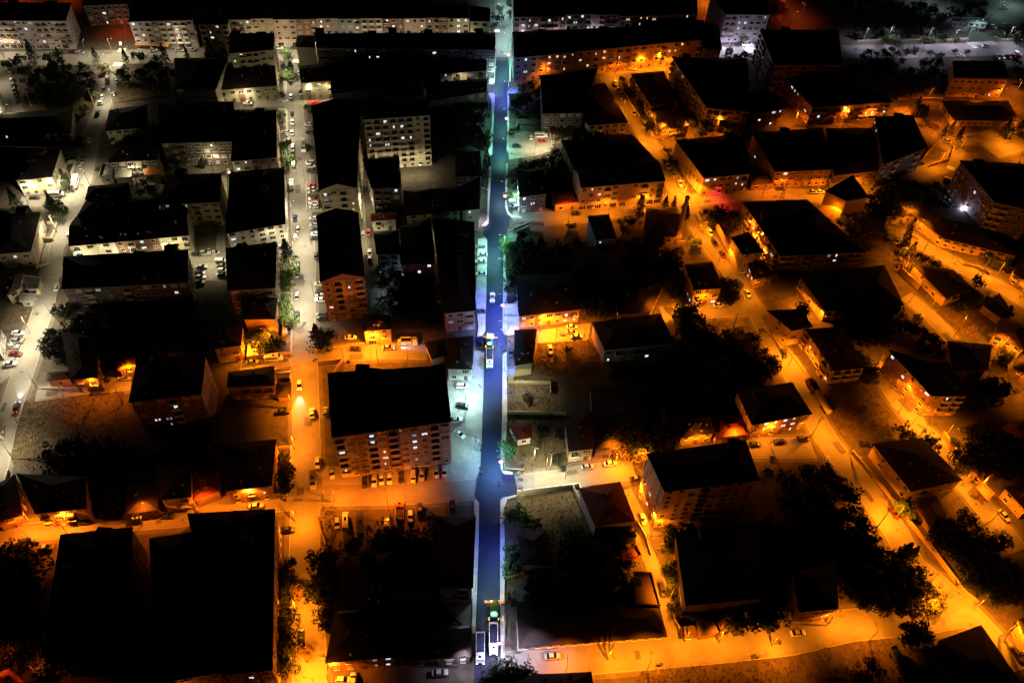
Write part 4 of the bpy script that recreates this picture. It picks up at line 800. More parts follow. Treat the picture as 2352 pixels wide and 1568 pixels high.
def carkit(kind):
    if kind in CARM: return CARM[kind]
    P = []; add = lambda n, b, m, loc=(0, 0, 0): P.append((n, b.mesh(n, [m] if not isinstance(m, list) else m), loc))
    if kind in ('sedan', 'hatchback', 'suv'):
        l = {'sedan': 2.25, 'hatchback': 2.0, 'suv': 2.3}[kind]; z = {'sedan': .88, 'hatchback': .92, 'suv': 1.05}[kind]; zr = {'sedan': 1.42, 'hatchback': 1.46, 'suv': 1.7}[kind]
        b = MB(); loft(b, [sec(-l, .72, .4, z - .16), sec(-l + .12, .82, .28, z - .02), sec(-l + .9, .88, .22, z), sec(0, .89, .2, z), sec(l - 1.3, .88, .2, z - .02), sec(l - .45, .84, .25, z - .16), sec(l - .05, .7, .36, z - .32)]); add('body', b, 'paint')
        r = {'sedan': (-l + .55, l - 1.15, -l + 1.25, l - 2.0), 'hatchback': (-l + .12, l - 1.0, -l + .5, l - 1.8), 'suv': (-l + .1, l - 1.1, -l + .35, l - 1.85)}[kind]
        b = MB(); glasshouse(b, r[0], r[1], r[2], r[3], .78, .6, z - .02, zr); add('windows', b, M_CGLASS)
        b = MB(); roofplate(b, r[2] - .02, r[3] + .02, .63, zr); add('roof_panel', b, 'paint')
        ws = wheels((-l + .85, l - .85), .8); hl = [(l - .16, s * .58, z - .38) for s in (-1, 1)]; tl = [(-l - .0, s * .58, z - .28) for s in (-1, 1)]
    elif kind in ('minibus', 'van', 'bus'):
        l, w, h = {'minibus': (3.2, 1.0, 2.55), 'van': (2.2, .88, 1.85), 'bus': (4.1, 1.15, 2.9)}[kind]
        f = .9 if kind != 'bus' else .15
        b = MB(); loft(b, [sec(-l, w * .95, .4, h * .97, .1), sec(-l + .1, w, .3, h, .12), sec(l - f - .5, w, .3, h, .12), sec(l - f, w * .98, .3, h * .72, .12), sec(l - .05, w * .85, .35, h * .46 if f > .5 else h * .7, .1)]); add('body', b, 'paint')
        b = MB(); b.box(-l + .35, l - f - .75, -w - .012, w + .012, h * .55, h * .8); add('side_windows', b, M_CGLASS)
        b = MB(); b.hexa([(l - f - .1, -w * .84, h * .75), (l - f + .08, -w * .84, h * .74), (l - f + .08, w * .84, h * .74), (l - f - .1, w * .84, h * .75)], [(l - f - .5, -w * .8, h * 1.0), (l - f - .38, -w * .8, h * 1.0), (l - f - .38, w * .8, h * 1.0), (l - f - .5, w * .8, h * 1.0)]); add('windscreen', b, M_CGLASS)
        b = MB(); b.box(-.4, .4, -.35, .35, h + .002, h + .12); add('roof_hatch', b, M_CGLASS if kind != 'van' else M_STEEL)
        ws = wheels((-l + 1, l - 1), w - .1, .36); hl = [(l - .08, s * w * .7, .75) for s in (-1, 1)]; tl = [(-l - .01, s * w * .75, .95) for s in (-1, 1)]
    elif kind in ('truck', 'dump truck'):
        L = 3.2 if kind == 'truck' else 4.2; w = 1.22
        b = MB(); b.box(-L, L, -.5, .5, .7, .98); add('chassis', b, M_RAIL)
        b = MB(); loft(b, [sec(L - 1.9, w, .7, 2.7, .1), sec(L - .5, w, .6, 2.75, .12), sec(L - .02, w * .97, .6, 1.7, .1)]); add('cab', b, 'paint')
        b = MB(); b.hexa([(L - .42, -w * .88, 1.95), (L - .16, -w * .88, 1.8), (L - .16, w * .88, 1.8), (L - .42, w * .88, 1.95)], [(L - .56, -w * .85, 2.72), (L - .44, -w * .85, 2.72), (L - .44, w * .85, 2.72), (L - .56, w * .85, 2.72)]); add('windscreen', b, M_CGLASS)
        b = MB(); b.box(L - 1.5, L - .9, -.35, .35, 2.76, 2.95); add('roof_hatch', b, M_CGLASS)
        b = MB(); x1 = L - 2.3
        b.box(-L, x1, -w, w, 1.0, 1.1); b.box(-L, x1, -w, -w + .12, 1.1, 2.6); b.box(-L, x1, w - .12, w, 1.1, 2.6); b.box(x1 - .14, x1, -w + .13, w - .13, 1.1, 2.9); b.box(-L, -L + .12, -w + .13, w - .13, 1.1, 2.5)
        if kind == 'dump truck': b.box(x1, x1 + .75, -w, w, 2.95, 3.05)
        for k in range(6): q = -L + .5 + k * (x1 + L - 1) / 5; b.box(q, q + .12, -w - .07, -w - .002, 1.05, 2.5); b.box(q, q + .12, w + .002, w + .07, 1.05, 2.5)
        add('tipper_bed', b, 'bed')
        b = MB(); b.hexa([(-L + .15, -w + .15, 1.12), (x1 - .16, -w + .15, 1.12), (x1 - .16, w - .15, 1.12), (-L + .15, w - .15, 1.12)], [(-L + .3, -w + .2, 2.1), (x1 - .4, -w + .2, 2.3), (x1 - .4, w - .2, 2.3), (-L + .3, w - .2, 2.1)]); add('asphalt_load', b, M_NEW)
        ws = wheels((-L + .8, -L + 2.0, L - 2.6, L - 1.1) if kind == 'dump truck' else (-L + 1, L - 1.1), w - .18, .5); hl = [(L - .01, s * w * .75, .95) for s in (-1, 1)]; tl = [(-L - .02, s * w * .8, .95) for s in (-1, 1)]
        b = MB(); b.box(L - 1.0, L - .9, -w - .35, -w - .02, 1.6, 2.2); b.box(L - 1.0, L - .9, w + .02, w + .35, 1.6, 2.2); add('mirror', b, M_BLACK)
    b = MB(); r = ws[0][2]; b.cyl((0, -.11, 0), (0, .11, 0), r, r, 14); wm_ = b.mesh('wheel', [M_BLACK]); b = MB(); b.cyl((0, -.118, 0), (0, .118, 0), r * .55, r * .55, 8); rm_ = b.mesh('rim', [M_RIM])
    b = MB(); b.box(-.05, .06, -.16, .16, -.08, .09); hm_ = b.mesh('headlight', [M_HL]); b = MB(); b.box(-.04, .06, -.13, .13, -.09, .1); tm_ = b.mesh('tail_light', [M_TAIL])
    CARM[kind] = (P, ws, wm_, rm_, hl, hm_, tl, tm_); return CARM[kind]
def vehicle(kind, color, X, Y, ang, label, group=None, lights=False, bed=None, z=0.36):
    """ang: heading in the picture, degrees, 0 = right, 90 = up"""
    g = gp(X, Y); e = gp(X + 12 * math.cos(math.radians(ang)), Y - 12 * math.sin(math.radians(ang))); rz = math.atan2(e.y - g.y, e.x - g.x)
    r = thing({'dump truck': 'dump_truck'}.get(kind, kind if kind in ('minibus', 'van', 'bus', 'truck') else 'parked_car'), label, {'sedan': 'car', 'hatchback': 'car', 'suv': 'car'}.get(kind, kind), (g.x, g.y, z), rz, group)
    P, ws, wm_, rm_, hl, hm_, tl, tm_ = carkit(kind)
    for n, me, loc in P:
        o = obj(n, me, r, loc); ms = me.materials[0]
    return finish_vehicle(r, kind, color, lights, bed, P, ws, wm_, rm_, hl, hm_, tl, tm_)
def finish_vehicle(r, kind, color, lights, bed, P, ws, wm_, rm_, hl, hm_, tl, tm_):
    for o in r.children:
        n = o.name.split(".")[0]
        if n in ('body', 'roof_panel', 'cab', 'tipper_bed'):
            o.material_slots[0].link = 'OBJECT'; o.material_slots[0].material = cpaint(bed if n == 'tipper_bed' and bed else color)
    for w in ws: o = obj('wheel', wm_, r, w); obj('rim', rm_, o)
    for q in hl:
        o = obj('headlight', hm_, r, q)
        if lights: o.material_slots[0].link = 'OBJECT'; o.material_slots[0].material = M_HLON
    for q in tl:
        o = obj('tail_light', tm_, r, q)
        if lights: o.material_slots[0].link = 'OBJECT'; o.material_slots[0].material = M_TAILON
    if lights:
        l = bpy.data.lights.new("headlight_beam", 'SPOT'); l.energy = 9000; l.spot_size = math.radians(42); l.spot_blend = .7; l.color = (.8, .87, 1); l.shadow_soft_size = .1
        lo = bpy.data.objects.new("headlight_beam", l); COL.objects.link(lo); lo.parent = r; lo.location = (hl[0][0] + .3, 0, .9); lo.rotation_euler = (0, math.radians(-80), 0)
    return r
_mk = mat
def _slotfix():
    pass
def carpaint_placeholder(): return cpaint('silver')
MATS['paint_slot'] = cpaint('silver'); MATS['bed_slot'] = cpaint('silver')
_mesh0 = MB.mesh
def _mesh1(s, name, mats): return _mesh0(s, name, [cpaint('silver') if isinstance(m, str) else m for m in mats])
MB.mesh = _mesh1
TY = {'s': 'sedan', 'h': 'hatchback', 'u': 'suv', 'm': 'minibus', 'v': 'van', 'b': 'bus', 't': 'truck', 'd': 'dump truck'}
def cars(where, s, group):
    """s: sheet x y heading colour type[*]   (* = lights on)"""
    L = []; t = None
    for q in s.split(","):
        w = q.split()
        if len(w) == 6: t = w[0]; w = w[1:]
        L.append((tp(t, float(w[0]), float(w[1])), float(w[2]), w[3], w[4][0], '*' in w[4]))
    rk = ranks([l[0] for l in L])
    for i, (p, a, c, ty, on) in enumerate(L):
        k = TY[ty]; cn = {'darkred': 'dark red', 'dark': 'dark grey'}.get(c, c)
        vehicle(k, c, p[0], p[1], a, f"{cn} {k}{' with headlights on' if on else ''} {where}" + (", " + rk[i] if rk[i] else ""), group, on)
GC = "cars parked in the streets"
cars("in line on the far left lane", "a1 112 785 100 silver h,125 855 100 white h,140 905 100 silver s,153 955 100 white h,165 1000 100 silver h,192 1085 110 dark h", GC)
cars("at the top of the side street", "a1 1130 840 80 grey v,1232 860 85 white h,1092 950 80 dark s,1196 1000 80 silver h,1078 1030 78 white s,1060 1088 78 white h,1030 1195 78 blue h", GC)
cars("on the avenue, left of the side street", "a1 850 570 0 silver s,760 562 0 darkred h,650 570 0 dark h,560 575 0 grey s", GC)
cars("on the avenue below the orange awning", "a1 1615 540 0 white h,1885 542 0 silver s,2012 537 0 silver h,1265 470 80 white h,1490 590 0 silver s", GC)
cars("on the side street beside the green flat roofs", "b1 942 112 80 white h,875 325 75 silver s,860 388 75 silver h", GC)
cars("big, parked at the left junction", "b1 800 560 78 white b,600 690 2 white m,370 712 2 dark s", GC)
cars("on the side street's lower half", "b1 735 1100 80 silver h,c1 600 200 80 white s,b1 40 1497 5 blue s,840 100 0 black h", GC)
cars("parked nose-in at the left edge", "c1 200 680 0 white s,190 762 0 grey u,150 820 0 silver h,175 897 0 darkred s,115 1002 5 white s", GC)
cars("driving up at the far left", "c1 182 1455 76 dark s*", GC)
cars("by the red-lit house", "c1 1100 1172 2 dark v,1312 1152 2 silver s", GC)
cars("at the avenue end of the tree-lined street", "a2 965 517 0 white s,1125 517 0 dark s,1172 682 90 white h,1178 775 90 white h,1085 868 90 black h,1192 970 90 darkred h,1197 1018 90 white h,1090 1025 90 white s", GC)
cars("in the street lane above the minibus stop", "a2 1102 1200 90 dark s,1105 1292 90 white s,1103 1405 90 white s,1110 1545 90 white s,1060 1490 175 silver s,1030 1400 175 silver h,1272 1320 175 silver h,1280 1400 175 dark h", GC)
cars("in the white flood-lit courtyard", "a2 640 1100 0 white s,a3 445 965 5 white s", GC)
cars("in tree-lined street between two conifers", "b2 1108 195 90 silver s,1110 245 90 dark s,1118 365 90 white v,1100 580 90 white m,1133 922 90 blue s,1160 1042 90 darkred s,1138 1128 90 white h,1158 1415 90 dark s,1155 1512 90 white s,c2 1155 292 90 silver s,1157 490 90 dark s,1032 662 90 silver v", GC)
cars("with teal front stopped in tree-lined street", "b2 1225 185 -90 white b", GC)
cars("nose-in beside the long black roof", "b2 1290 350 180 beige u,1295 385 0 white u,1300 432 180 dark s,1318 590 180 red s,1315 622 180 white s,1315 662 180 white h,1320 735 180 red s,1325 772 180 white v,1328 810 180 white h", GC)
cars("half hidden by the second long roof", "b2 1330 932 180 white s,1335 1002 180 silver h,1340 1045 180 dark h,1345 1092 180 white h,1345 1140 180 dark s,1355 1320 90 dark s", GC)
cars("in narrow alley of the left half", "b2 400 828 90 white s,1845 1092 90 white h,1902 1075 90 red s,1912 1285 90 silver s,1915 1350 90 dark s,985 1230 0 white s,385 452 90 dark s,438 440 90 silver h", GC)
cars("in the gravel court behind the white front", "b2 108 1305 0 dark s,298 1290 0 silver s,190 1292 0 silver h,158 1437 0 silver s,135 1500 0 dark h,140 1545 0 silver s,c2 130 145 0 grey s,b2 362 1380 0 white v,375 1430 0 grey s,378 1475 0 white h,378 1520 0 dark s,c2 380 68 0 silver s", GC)
cars("nose-in below the brown gabled tower", "c2 1390 165 180 beige h,1392 245 180 dark h,1402 290 180 silver h,1400 332 180 white s,1410 490 180 green u,1420 525 180 dark u", GC)
cars("on the orange side lane", "c2 1715 725 0 white s,1770 847 0 dark s,2108 832 5 silver s*,690 985 5 silver s,915 950 5 white m", GC)
cars("on dark patch below the lane lamp", "c2 2005 1120 -80 white v", GC)
cars("small cargo vehicles by the soil triangle", "c2 2275 785 0 white v,c3 370 785 0 white t", GC)
cars("on the orange part of tree-lined street", "c2 1180 1225 -90 white s*,c2 1312 1520 90 white s,1455 1500 90 silver h,1010 1500 5 dark s,d2 1370 628 -90 white s,1325 815 -90 silver m,1525 732 -90 white s", GC)
cars("in row before the huge balcony block", "d2 1862 832 -90 dark s,d3 0 815 -90 white s,78 797 -90 white s,162 790 -90 white s,285 782 -90 dark s,410 780 -90 beige v,500 757 -90 silver s,650 727 -85 white s,735 722 -90 white s", GC)
cars("in the teal forecourt", "c3 925 1237 0 white u,925 1435 -10 black s,d3 858 178 5 silver s,895 325 -35 white s", GC)
cars("in the lower dirt lot left of the blue street", "d2 1575 1262 -90 silver h,1665 1245 90 white m,1825 1280 90 grey b,2092 1262 90 silver h,d3 380 1185 -90 white h,480 1130 -90 dark v,575 1195 -90 dark s,820 1100 -90 dark v", GC)
cars("with red cab in the lower dirt lot", "d3 272 1150 90 orange t", GC)
cars("beside the bottom part of tree-lined street", "d2 1060 1322 2 dark s,e2 1197 1082 90 black s,1640 1545 0 white h,1745 1545 90 white h", GC)
cars("in the lower left street", "d2 730 1078 5 white s,d1 1762 1182 2 dark s,e1 490 165 5 dark s,d1 900 1245 5 dark h", GC)
cars("on the left pavement of the blue street", "c3 1118 455 0 dark s,b3 1130 1312 180 silver s,1112 1380 180 silver s,1118 1512 180 white s,1110 1230 180 grey h", GC)
cars("in the lamp-lit amber car park", "c3 2067 615 0 white s,2070 672 -2 silver s,2118 717 5 white s,1842 852 -80 white s,1430 882 -90 dark s", GC)
cars("on the vacant lot right of the blue street", "a3 1745 1442 0 white m,1757 1492 0 red s,1640 1452 90 white h,b3 1490 172 0 dark s", GC)
cars("beside the cyan-lit corner tree", "b3 1460 765 0 white v,1465 812 180 dark u", GC)
cars("before the orange shop terrace", "b3 2105 877 5 dark s,2292 805 -85 silver h", GC)
cars("parked up the orange diagonal street", "a4 560 887 -60 white h,602 960 -60 silver s,630 1007 -60 silver s,655 1058 -60 grey h,755 1202 -62 beige s,745 737 0 white s,b4 1085 342 -60 dark s,1112 388 -60 white h,1170 470 -62 silver s,1240 565 -62 white s", GC)
cars("parked down the orange diagonal street", "b4 1555 1080 -62 white s,1597 1182 -62 dark s,1685 1312 -60 darkred s,c4 1945 267 -60 white s,2325 892 -70 dark s,c4 1642 387 5 white s", GC)
cars("on the avenue under the pink-lit tower", "a4 1925 482 0 white s,1830 482 0 dark s,2000 486 0 silver h,1970 588 0 white h", GC)
cars("in the orange yards of the upper right", "a4 1372 1192 -5 dark s,2125 852 -5 dark u,2142 905 -40 silver h,b5 260 617 0 silver s,332 617 0 white s,b4 2290 620 0 dark h", GC)
cars("on the side lane beside the vacant lot", "d4 270 668 8 silver s,510 632 8 white s,830 597 5 white s,780 792 8 black s", GC)
cars("in the lane beside the tallest tower", "d4 850 1215 -75 white h,e4 1050 605 -72 dark u", GC)
cars("in the dim street above the tallest tower", "d4 2012 432 5 dark s,2280 402 5 dark s,2152 688 5 grey h,d5 160 352 5 dark u,390 590 -85 white v", GC)
cars("in the top right car park", "a5 2045 277 -30 white s,2142 272 -30 teal h,2196 266 -30 silver s,2270 300 -30 dark s,2150 90 0 silver s", GC)
cars("driving on the avenue at right", "a5 1963 470 178 white h*", GC)
cars("parked under the red sign of the avenue", "a5 2070 582 -25 dark s,2122 577 -25 silver s,2190 575 -25 dark s,2242 570 -25 red s,2286 552 -20 white v,1720 567 0 white s,1490 560 0 silver h", GC)
cars("beside the curved junction at right", "b5 1588 118 -20 silver s,1582 490 0 white h,1482 530 -10 silver s,1320 335 5 dark u", GC)
cars("in slanting row beside the lacy poplar", "b5 1000 1040 30 silver s,1015 1092 30 dark s,1100 1102 30 silver s,1150 1145 30 dark s", GC)
cars("on the lower right streets", "d5 770 402 0 dark s,1060 1082 -60 darkred s,2142 1112 -48 silver s,e5 2270 1292 -52 dark s,110 1085 5 white s", GC)
cars("on the dark verge below the dump trucks", "e3 1865 1297 5 silver s,690 1470 5 silver s", GC)
cars("flat-bed without wheels showing, in bottom right scrap yard", "e5 1085 1345 -60 grey t", GC)
# tanker
def tanker():
    p = tp("c5", 250, 1180); q = tp("c5", 345, 1330); a = gp(*p); c = gp(*q); rz = math.atan2(a.y - c.y, a.x - c.x)
    r = vehicle('truck', 'darkred', p[0], p[1], math.degrees(math.atan2(q[1] - p[1], p[0] - q[0])), "dark red truck cab coupled to the cream tank trailer", GC)
    t = thing("tank_trailer", "long cream tank trailer beside the round soil plot", "trailer", (c.x, c.y, 0), rz)
    b = MB(); b.cyl((-5, 0, 1.9), (4.3, 0, 1.9), 1.15, 1.15, 20); b.cyl((4.3, 0, 1.9), (4.6, 0, 1.9), 1.15, .8, 20); b.cyl((-5.3, 0, 1.9), (-5, 0, 1.9), .8, 1.15, 20); obj("tank", b.mesh("tank", [cpaint('beige')]), t)
    b = MB(); b.box(-4.6, 4, -.3, .3, 3.06, 3.14); obj("walkway", b.mesh("walkway", [M_STEEL]), t)
    b = MB(); b.box(-4.8, 4.2, -.4, .4, .6, .8); obj("chassis", b.mesh("chassis", [M_RAIL]), t)
    b = MB(); b.cyl((0, -.15, 0), (0, .15, 0), .5, .5, 14); wm_ = b.mesh("wheel", [M_BLACK])
    for x in (-4, -2.8, -1.6):
        for s in (-1, 1): obj("wheel", wm_, t, (x, s * .95, .5))
tanker()
# dump trucks, paver and roller on the new street
def dt(t, x, y, a, label, c, bed, on=True):
    p = tp(t, x, y); return vehicle('dump truck', c, p[0], p[1], a, label, "dump trucks bringing asphalt", False, bed, .42)
T1 = dt("c3", 1207, 960, -90, "white-cabbed dump truck with yellow headboard backed against the paver", 'white', 'yellow')
T2 = dt("e3", 1248, 1130, -90, "white long dump truck feeding the lower paving machine", 'white', 'white')
T3 = dt("e3", 1110, 1225, -90, "dump truck waiting in the left lane, dark asphalt load", 'white', 'silver')
for T in (T2, T3):
    for o in T.children:
        if o.name.startswith('headlight'): o.material_slots[0].link = 'OBJECT'; o.material_slots[0].material = M_HLON
M_PAV = mat("paver_yellow_green", (.28, .3, .05), .5); M_PTEAL = mat("paver_teal_panel", (.02, .12, .1), .6); M_BEAC = mat("amber_beacon", (.5, .3, 0), .5, (1, .5, .08), 25); M_WORK = mat("work_light", (.6, .6, .6), .5, (1, .9, .65), 20)
def paver(t, x, y, label):
    g = gp(*tp(t, x, y)); r = thing("asphalt_paver", label, "paving machine", (g.x, g.y, .42), math.pi / 2)
    b = MB(); b.box(-1.6, 1.6, -1.2, 1.2, .5, 1.7); b.hexa([(-2.6, -1.0, .5), (-1.62, -1.1, .5), (-1.62, 1.1, .5), (-2.6, 1.0, .5)], [(-2.5, -.9, 1.3), (-1.62, -1.1, 1.6), (-1.62, 1.1, 1.6), (-2.5, .9, 1.3)]); obj("body", b.mesh("body", [M_PTEAL]), r)
    b = MB(); b.box(-1.2, 1.5, -1.35, 1.35, 3.05, 3.2); obj("canopy", b.mesh("canopy", [M_PAV]), r)
    for xx in (-1.1, 1.4):
        for yy in (-1.2, 1.2): b = MB(); b.cyl((xx, yy, 1.7), (xx, yy, 3.05), .05, .05, 6); obj("canopy_post", b.mesh("canopy_post", [M_STEEL]), r)
    for s in (-1, 1):
        b = MB(); b.box(-1.5, 1.4, s * 1.0 - .2, s * 1.0 + .2, .02, .48); b.cyl((-1.5, s * 1.0 - .2, .25), (-1.5, s * 1.0 + .2, .25), .24, .24, 10); obj("crawler_track", b.mesh("crawler_track", [M_BLACK]), r)
        b = MB(); b.box(1.8, 2.5, min(s * .05, s * 2.9), max(s * .05, s * 2.9), .1, .55); b.box(1.65, 1.79, min(s * 1.3, s * 2.9), max(s * 1.3, s * 2.9), .56, .7); obj("screed_wing", b.mesh("screed_wing", [cpaint('orange')]), r)
        b = MB(); b.hexa([(-3.4, s * 1.25 - .05, .6), (-2.62, s * 1.15 - .05, .6), (-2.62, s * 1.15 + .05, .6), (-3.4, s * 1.25 + .05, .6)], [(-3.5, s * 1.55 - .05, 1.3), (-2.62, s * 1.45 - .05, 1.3), (-2.62, s * 1.45 + .05, 1.3), (-3.5, s * 1.55 + .05, 1.3)]); obj("hopper_side", b.mesh("hopper_side", [cpaint('yellow')]), r)
        b = MB(); b.cyl((1.55, s * 1.1, 2.9), (1.62, s * 1.1, 2.9), .12, .12, 8); obj("work_light", b.mesh("work_light", [M_WORK]), r)
        b = MB(); b.box(.3, .7, s * .6 - .2, s * .6 + .2, 1.72, 2.4); obj("seat", b.mesh("seat", [M_BLACK]), r)
    b = MB(); b.cyl((1.2, .9, 3.2), (1.2, .9, 3.45), .1, .08, 8); obj("beacon", b.mesh("beacon", [M_BEAC]), r)
    for loc, rot, e, c in (((1.9, 0, 2.9), (0, math.radians(-35), 0), 1300, (1, .85, .6)), ((-1.6, 0, 2.9), (0, math.radians(35), 0), 1500, (1, .75, .45)), ((1.2, .9, 3.6), (0, math.radians(-80), 0), 900, (1, .6, .2))):
        l = bpy.data.lights.new("work_light_beam", 'SPOT'); l.energy = e; l.spot_size = math.radians(130); l.spot_blend = .6; l.color = c; l.shadow_soft_size = .15
        o = bpy.data.objects.new("work_light_beam", l); COL.objects.link(o); o.parent = r; o.location = loc; o.rotation_euler = rot
    return r
paver("c3", 1210, 770, "yellow-green canopied paving machine at the middle crossing")
paver("e3", 1257, 810, "yellow-green canopied paving machine with teal engine cover at the street's lower end")
def roller():
    g = gp(*tp("c3", 1237, 322)); r = thing("road_roller", "white tandem road roller on the fresh dark asphalt", "road roller", (g.x, g.y, .42), math.pi / 2 + .02)
    for x in (-1.7, 1.7):
        b = MB(); b.cyl((0, -.85, 0), (0, .85, 0), .6, .6, 18); obj("drum", b.mesh("drum", [M_STEEL]), r, (x, 0, .6))
        b = MB(); b.box(x - .55, x + .55, -.95, .95, 1.22, 1.4); b.box(x - .2, x + .2, -1.02, -.9, .5, 1.21); b.box(x - .2, x + .2, .9, 1.02, .5, 1.21); obj("drum_frame", b.mesh("drum_frame", [cpaint('white')]), r)
    b = MB(); b.hexa([(-1.3, -.7, .7), (-.1, -.7, .7), (-.1, .7, .7), (-1.3, .7, .7)], [(-1.25, -.65, 1.7), (-.15, -.65, 1.7), (-.15, .65, 1.7), (-1.25, .65, 1.7)]); obj("engine_cover", b.mesh("engine_cover", [cpaint('orange')]), r)
    b = MB(); b.box(-.05, 1.25, -.75, .75, .7, 1.2); obj("deck", b.mesh("deck", [cpaint('white')]), r)
    b = MB(); b.box(0, 1.2, -.7, .7, 1.21, 2.5); obj("cab_glass", b.mesh("cab_glass", [M_CGLASS]), r)
    b = MB(); b.box(-.12, 1.32, -.82, .82, 2.51, 2.65); obj("cab_roof", b.mesh("cab_roof", [cpaint('white')]), r)
    for y in (-.4, .4): b = MB(); b.cyl((2.32, y, 1.3), (2.38, y, 1.3), .1, .1, 8); obj("headlight", b.mesh("headlight", [M_WORK]), r)
    l = bpy.data.lights.new("roller_light", 'SPOT'); l.energy = 900; l.spot_size = math.radians(120); l.color = (.8, .85, 1); l.shadow_soft_size = .1
    o = bpy.data.objects.new("roller_light", l); COL.objects.link(o); o.parent = r; o.location = (2.5, 0, 1.6); o.rotation_euler = (0, math.radians(-50), 0)
roller()
# ring signs on the lamp posts
for i, s in enumerate(("a3 1275 325", "a3 1300 325", "a3 1405 577", "a3 1385 1243", "b3 1370 683", "c3 1345 375", "d3 1326 601", "e3 1309 1153")):
    g = gp(*pts(s)[0], 5.2); r = thing("ring_sign", "glowing pink ring sign on a lamp post of the new street, " + ORD[i + 1] + " from top", "light sign", (g.x, g.y, 5.2), 0, "glowing ring signs")
    b = MB(); n = 24
    for k in range(n):
        a0, a1 = 2 * math.pi * k / n, 2 * math.pi * (k + 1) / n
        f = lambda a, rr, y: (math.cos(a) * rr, y, math.sin(a) * rr)
        b.face([f(a0, .42, -.06), f(a1, .42, -.06), f(a1, .72, -.06), f(a0, .72, -.06)][::-1]); b.face([f(a0, .72, -.06), f(a1, .72, -.06), f(a1, .72, .06), f(a0, .72, .06)][::-1])
    obj("ring", b.mesh("ring", [M_SIGNR]), r); b = MB(); b.cyl((0, -.05, 0), (0, .05, 0), .4, .4, 16); obj("face", b.mesh("face", [M_SIGNW if i != 4 else M_SIGNR]), r)
    b = MB(); b.box(.72, 1.3, -.03, .03, -.05, .05); obj("bracket", b.mesh("bracket", [M_STEEL]), r)
# red neon
for s, w in (("b4 1640 585", 2.6), ("b4 1610 640", 4.0)):
    g = gp(*pts(s)[0], 4.2); r = thing("neon_sign", ("long" if w > 3 else "short") + " red neon strip over the shop entrance under the big block", "light sign", (g.x, g.y - 1.0, 4.2)); b = MB(); b.box(-w / 2, w / 2, -.1, .0, 0, .35); obj("tube", b.mesh("tube", [mat("red_neon", (.5, 0, 0), .5, (1, .01, .03), 5)]), r)
    b = MB(); b.box(-w / 2 - .1, w / 2 + .1, 0.002, .06, -.1, .45); obj("backing", b.mesh("backing", [M_RAIL]), r)
g = gp(*pts("a1 1590 455")[0], 4); r = thing("shop_awning", "long orange shop awning along the avenue terrace", "awning", (g.x, g.y, 3.6)); b = MB(); b.hexa([(-9, -1.6, -.3), (9, -1.6, -.3), (9, .3, 0), (-9, .3, 0)], [(-9, -1.6, -.2), (9, -1.6, -.2), (9, .3, .12), (-9, .3, .12)]); obj("canvas", b.mesh("canvas", [mat("orange_canvas", (.35, .14, .03), .8)]), r)
g = gp(*pts("a2 1340 1075")[0], 3); r = thing("market_tent", "red triangular tent roof at the street corner below the cream terrace", "tent", (g.x, g.y, 0)); b = MB(); b.face([(-4, -3, 2.4), (4, -3, 2.4), (0, 0, 3.8)]); b.face([(4, -3, 2.4), (4, 3, 2.4), (0, 0, 3.8)]); b.face([(4, 3, 2.4), (-4, 3, 2.4), (0, 0, 3.8)]); b.face([(-4, 3, 2.4), (-4, -3, 2.4), (0, 0, 3.8)]); obj("canvas", b.mesh("canvas", [mat("red_canvas", (.5, .04, .03), .8)]), r)
for x in (-3.9, 3.9):
    for y in (-2.9, 2.9): b = MB(); b.cyl((x, y, 0), (x, y, 2.4), .05, .05, 6); obj("tent_post", b.mesh("tent_post", [M_STEEL]), r)
# brick chimney stack of the old bath house, standing free
g = gp(*tp("b4", 1218, 1110)); r = thing("brick_chimney", "tall free-standing brick chimney tapering above the orange street", "chimney", (g.x, g.y, 0))
b = MB(); b.cyl((0, 0, 0), (0, 0, 21), 1.15, .75, 16); obj("shaft", b.mesh("shaft", [mat("brick_shaft", (.26, .15, .08), .9, noise=(3, .3))]), r)
b = MB(); b.cyl((0, 0, 21.002), (0, 0, 21.6), .9, .9, 16); obj("cap", b.mesh("cap", [M_CONC]), r); b = MB(); b.box(-1.5, 1.5, -1.5, 1.5, 0, 1.6); obj("plinth", b.mesh("plinth", [M_CONC]), r)
# A-shaped utility poles
AP = MB(); AP.cyl((-.9, 0, 0), (0, 0, 9.5), .16, .11, 6); AP.cyl((.9, 0, 0), (0, 0, 9.5), .16, .11, 6); AP.cyl((-.5, 0, 4.3), (.5, 0, 4.3), .08, .08, 6); AP = AP.mesh("leg_frame", [M_POST])
AC = MB(); AC.box(-1.2, 1.2, -.08, .08, 9.2, 9.35); AC.cyl((-1, 0, 9.36), (-1, 0, 9.65), .07, .05, 6); AC.cyl((1, 0, 9.36), (1, 0, 9.65), .07, .05, 6); AC.cyl((0, 0, 9.5), (0, 0, 9.8), .07, .05, 6); AC = AC.mesh("crossarm", [M_STEEL])
UP = MB(); UP.cyl((0, 0, 0), (0, 0, 9), .17, .1, 7); UP = UP.mesh("post", [M_POST])
def upoles(s, kind, where):
    ps = pts(s); rk = ranks(ps)
    for i, p in enumerate(ps):
        g = gp(*p); r = thing("utility_pole", f"{'A-shaped' if kind == 'A' else 'plain straight'} utility pole {where}, {rk[i]}".rstrip(", "), "utility pole", (g.x, g.y, 0), i * .7, "utility poles"); obj("leg_frame" if kind == 'A' else "post", AP if kind == 'A' else UP, r); obj("crossarm", AC, r)
upoles("a4 1600 1410,a5 80 1240,580 1230,b4 2310 700,b5 1920 1420,d5 1880 860,e4 500 1300,1640 1110,e5 400 960,2130 1120,d1 2100 1200,e2 1150 830,b4 1430 1100,d4 1850 680", 'A', "in the amber right and lower parts")
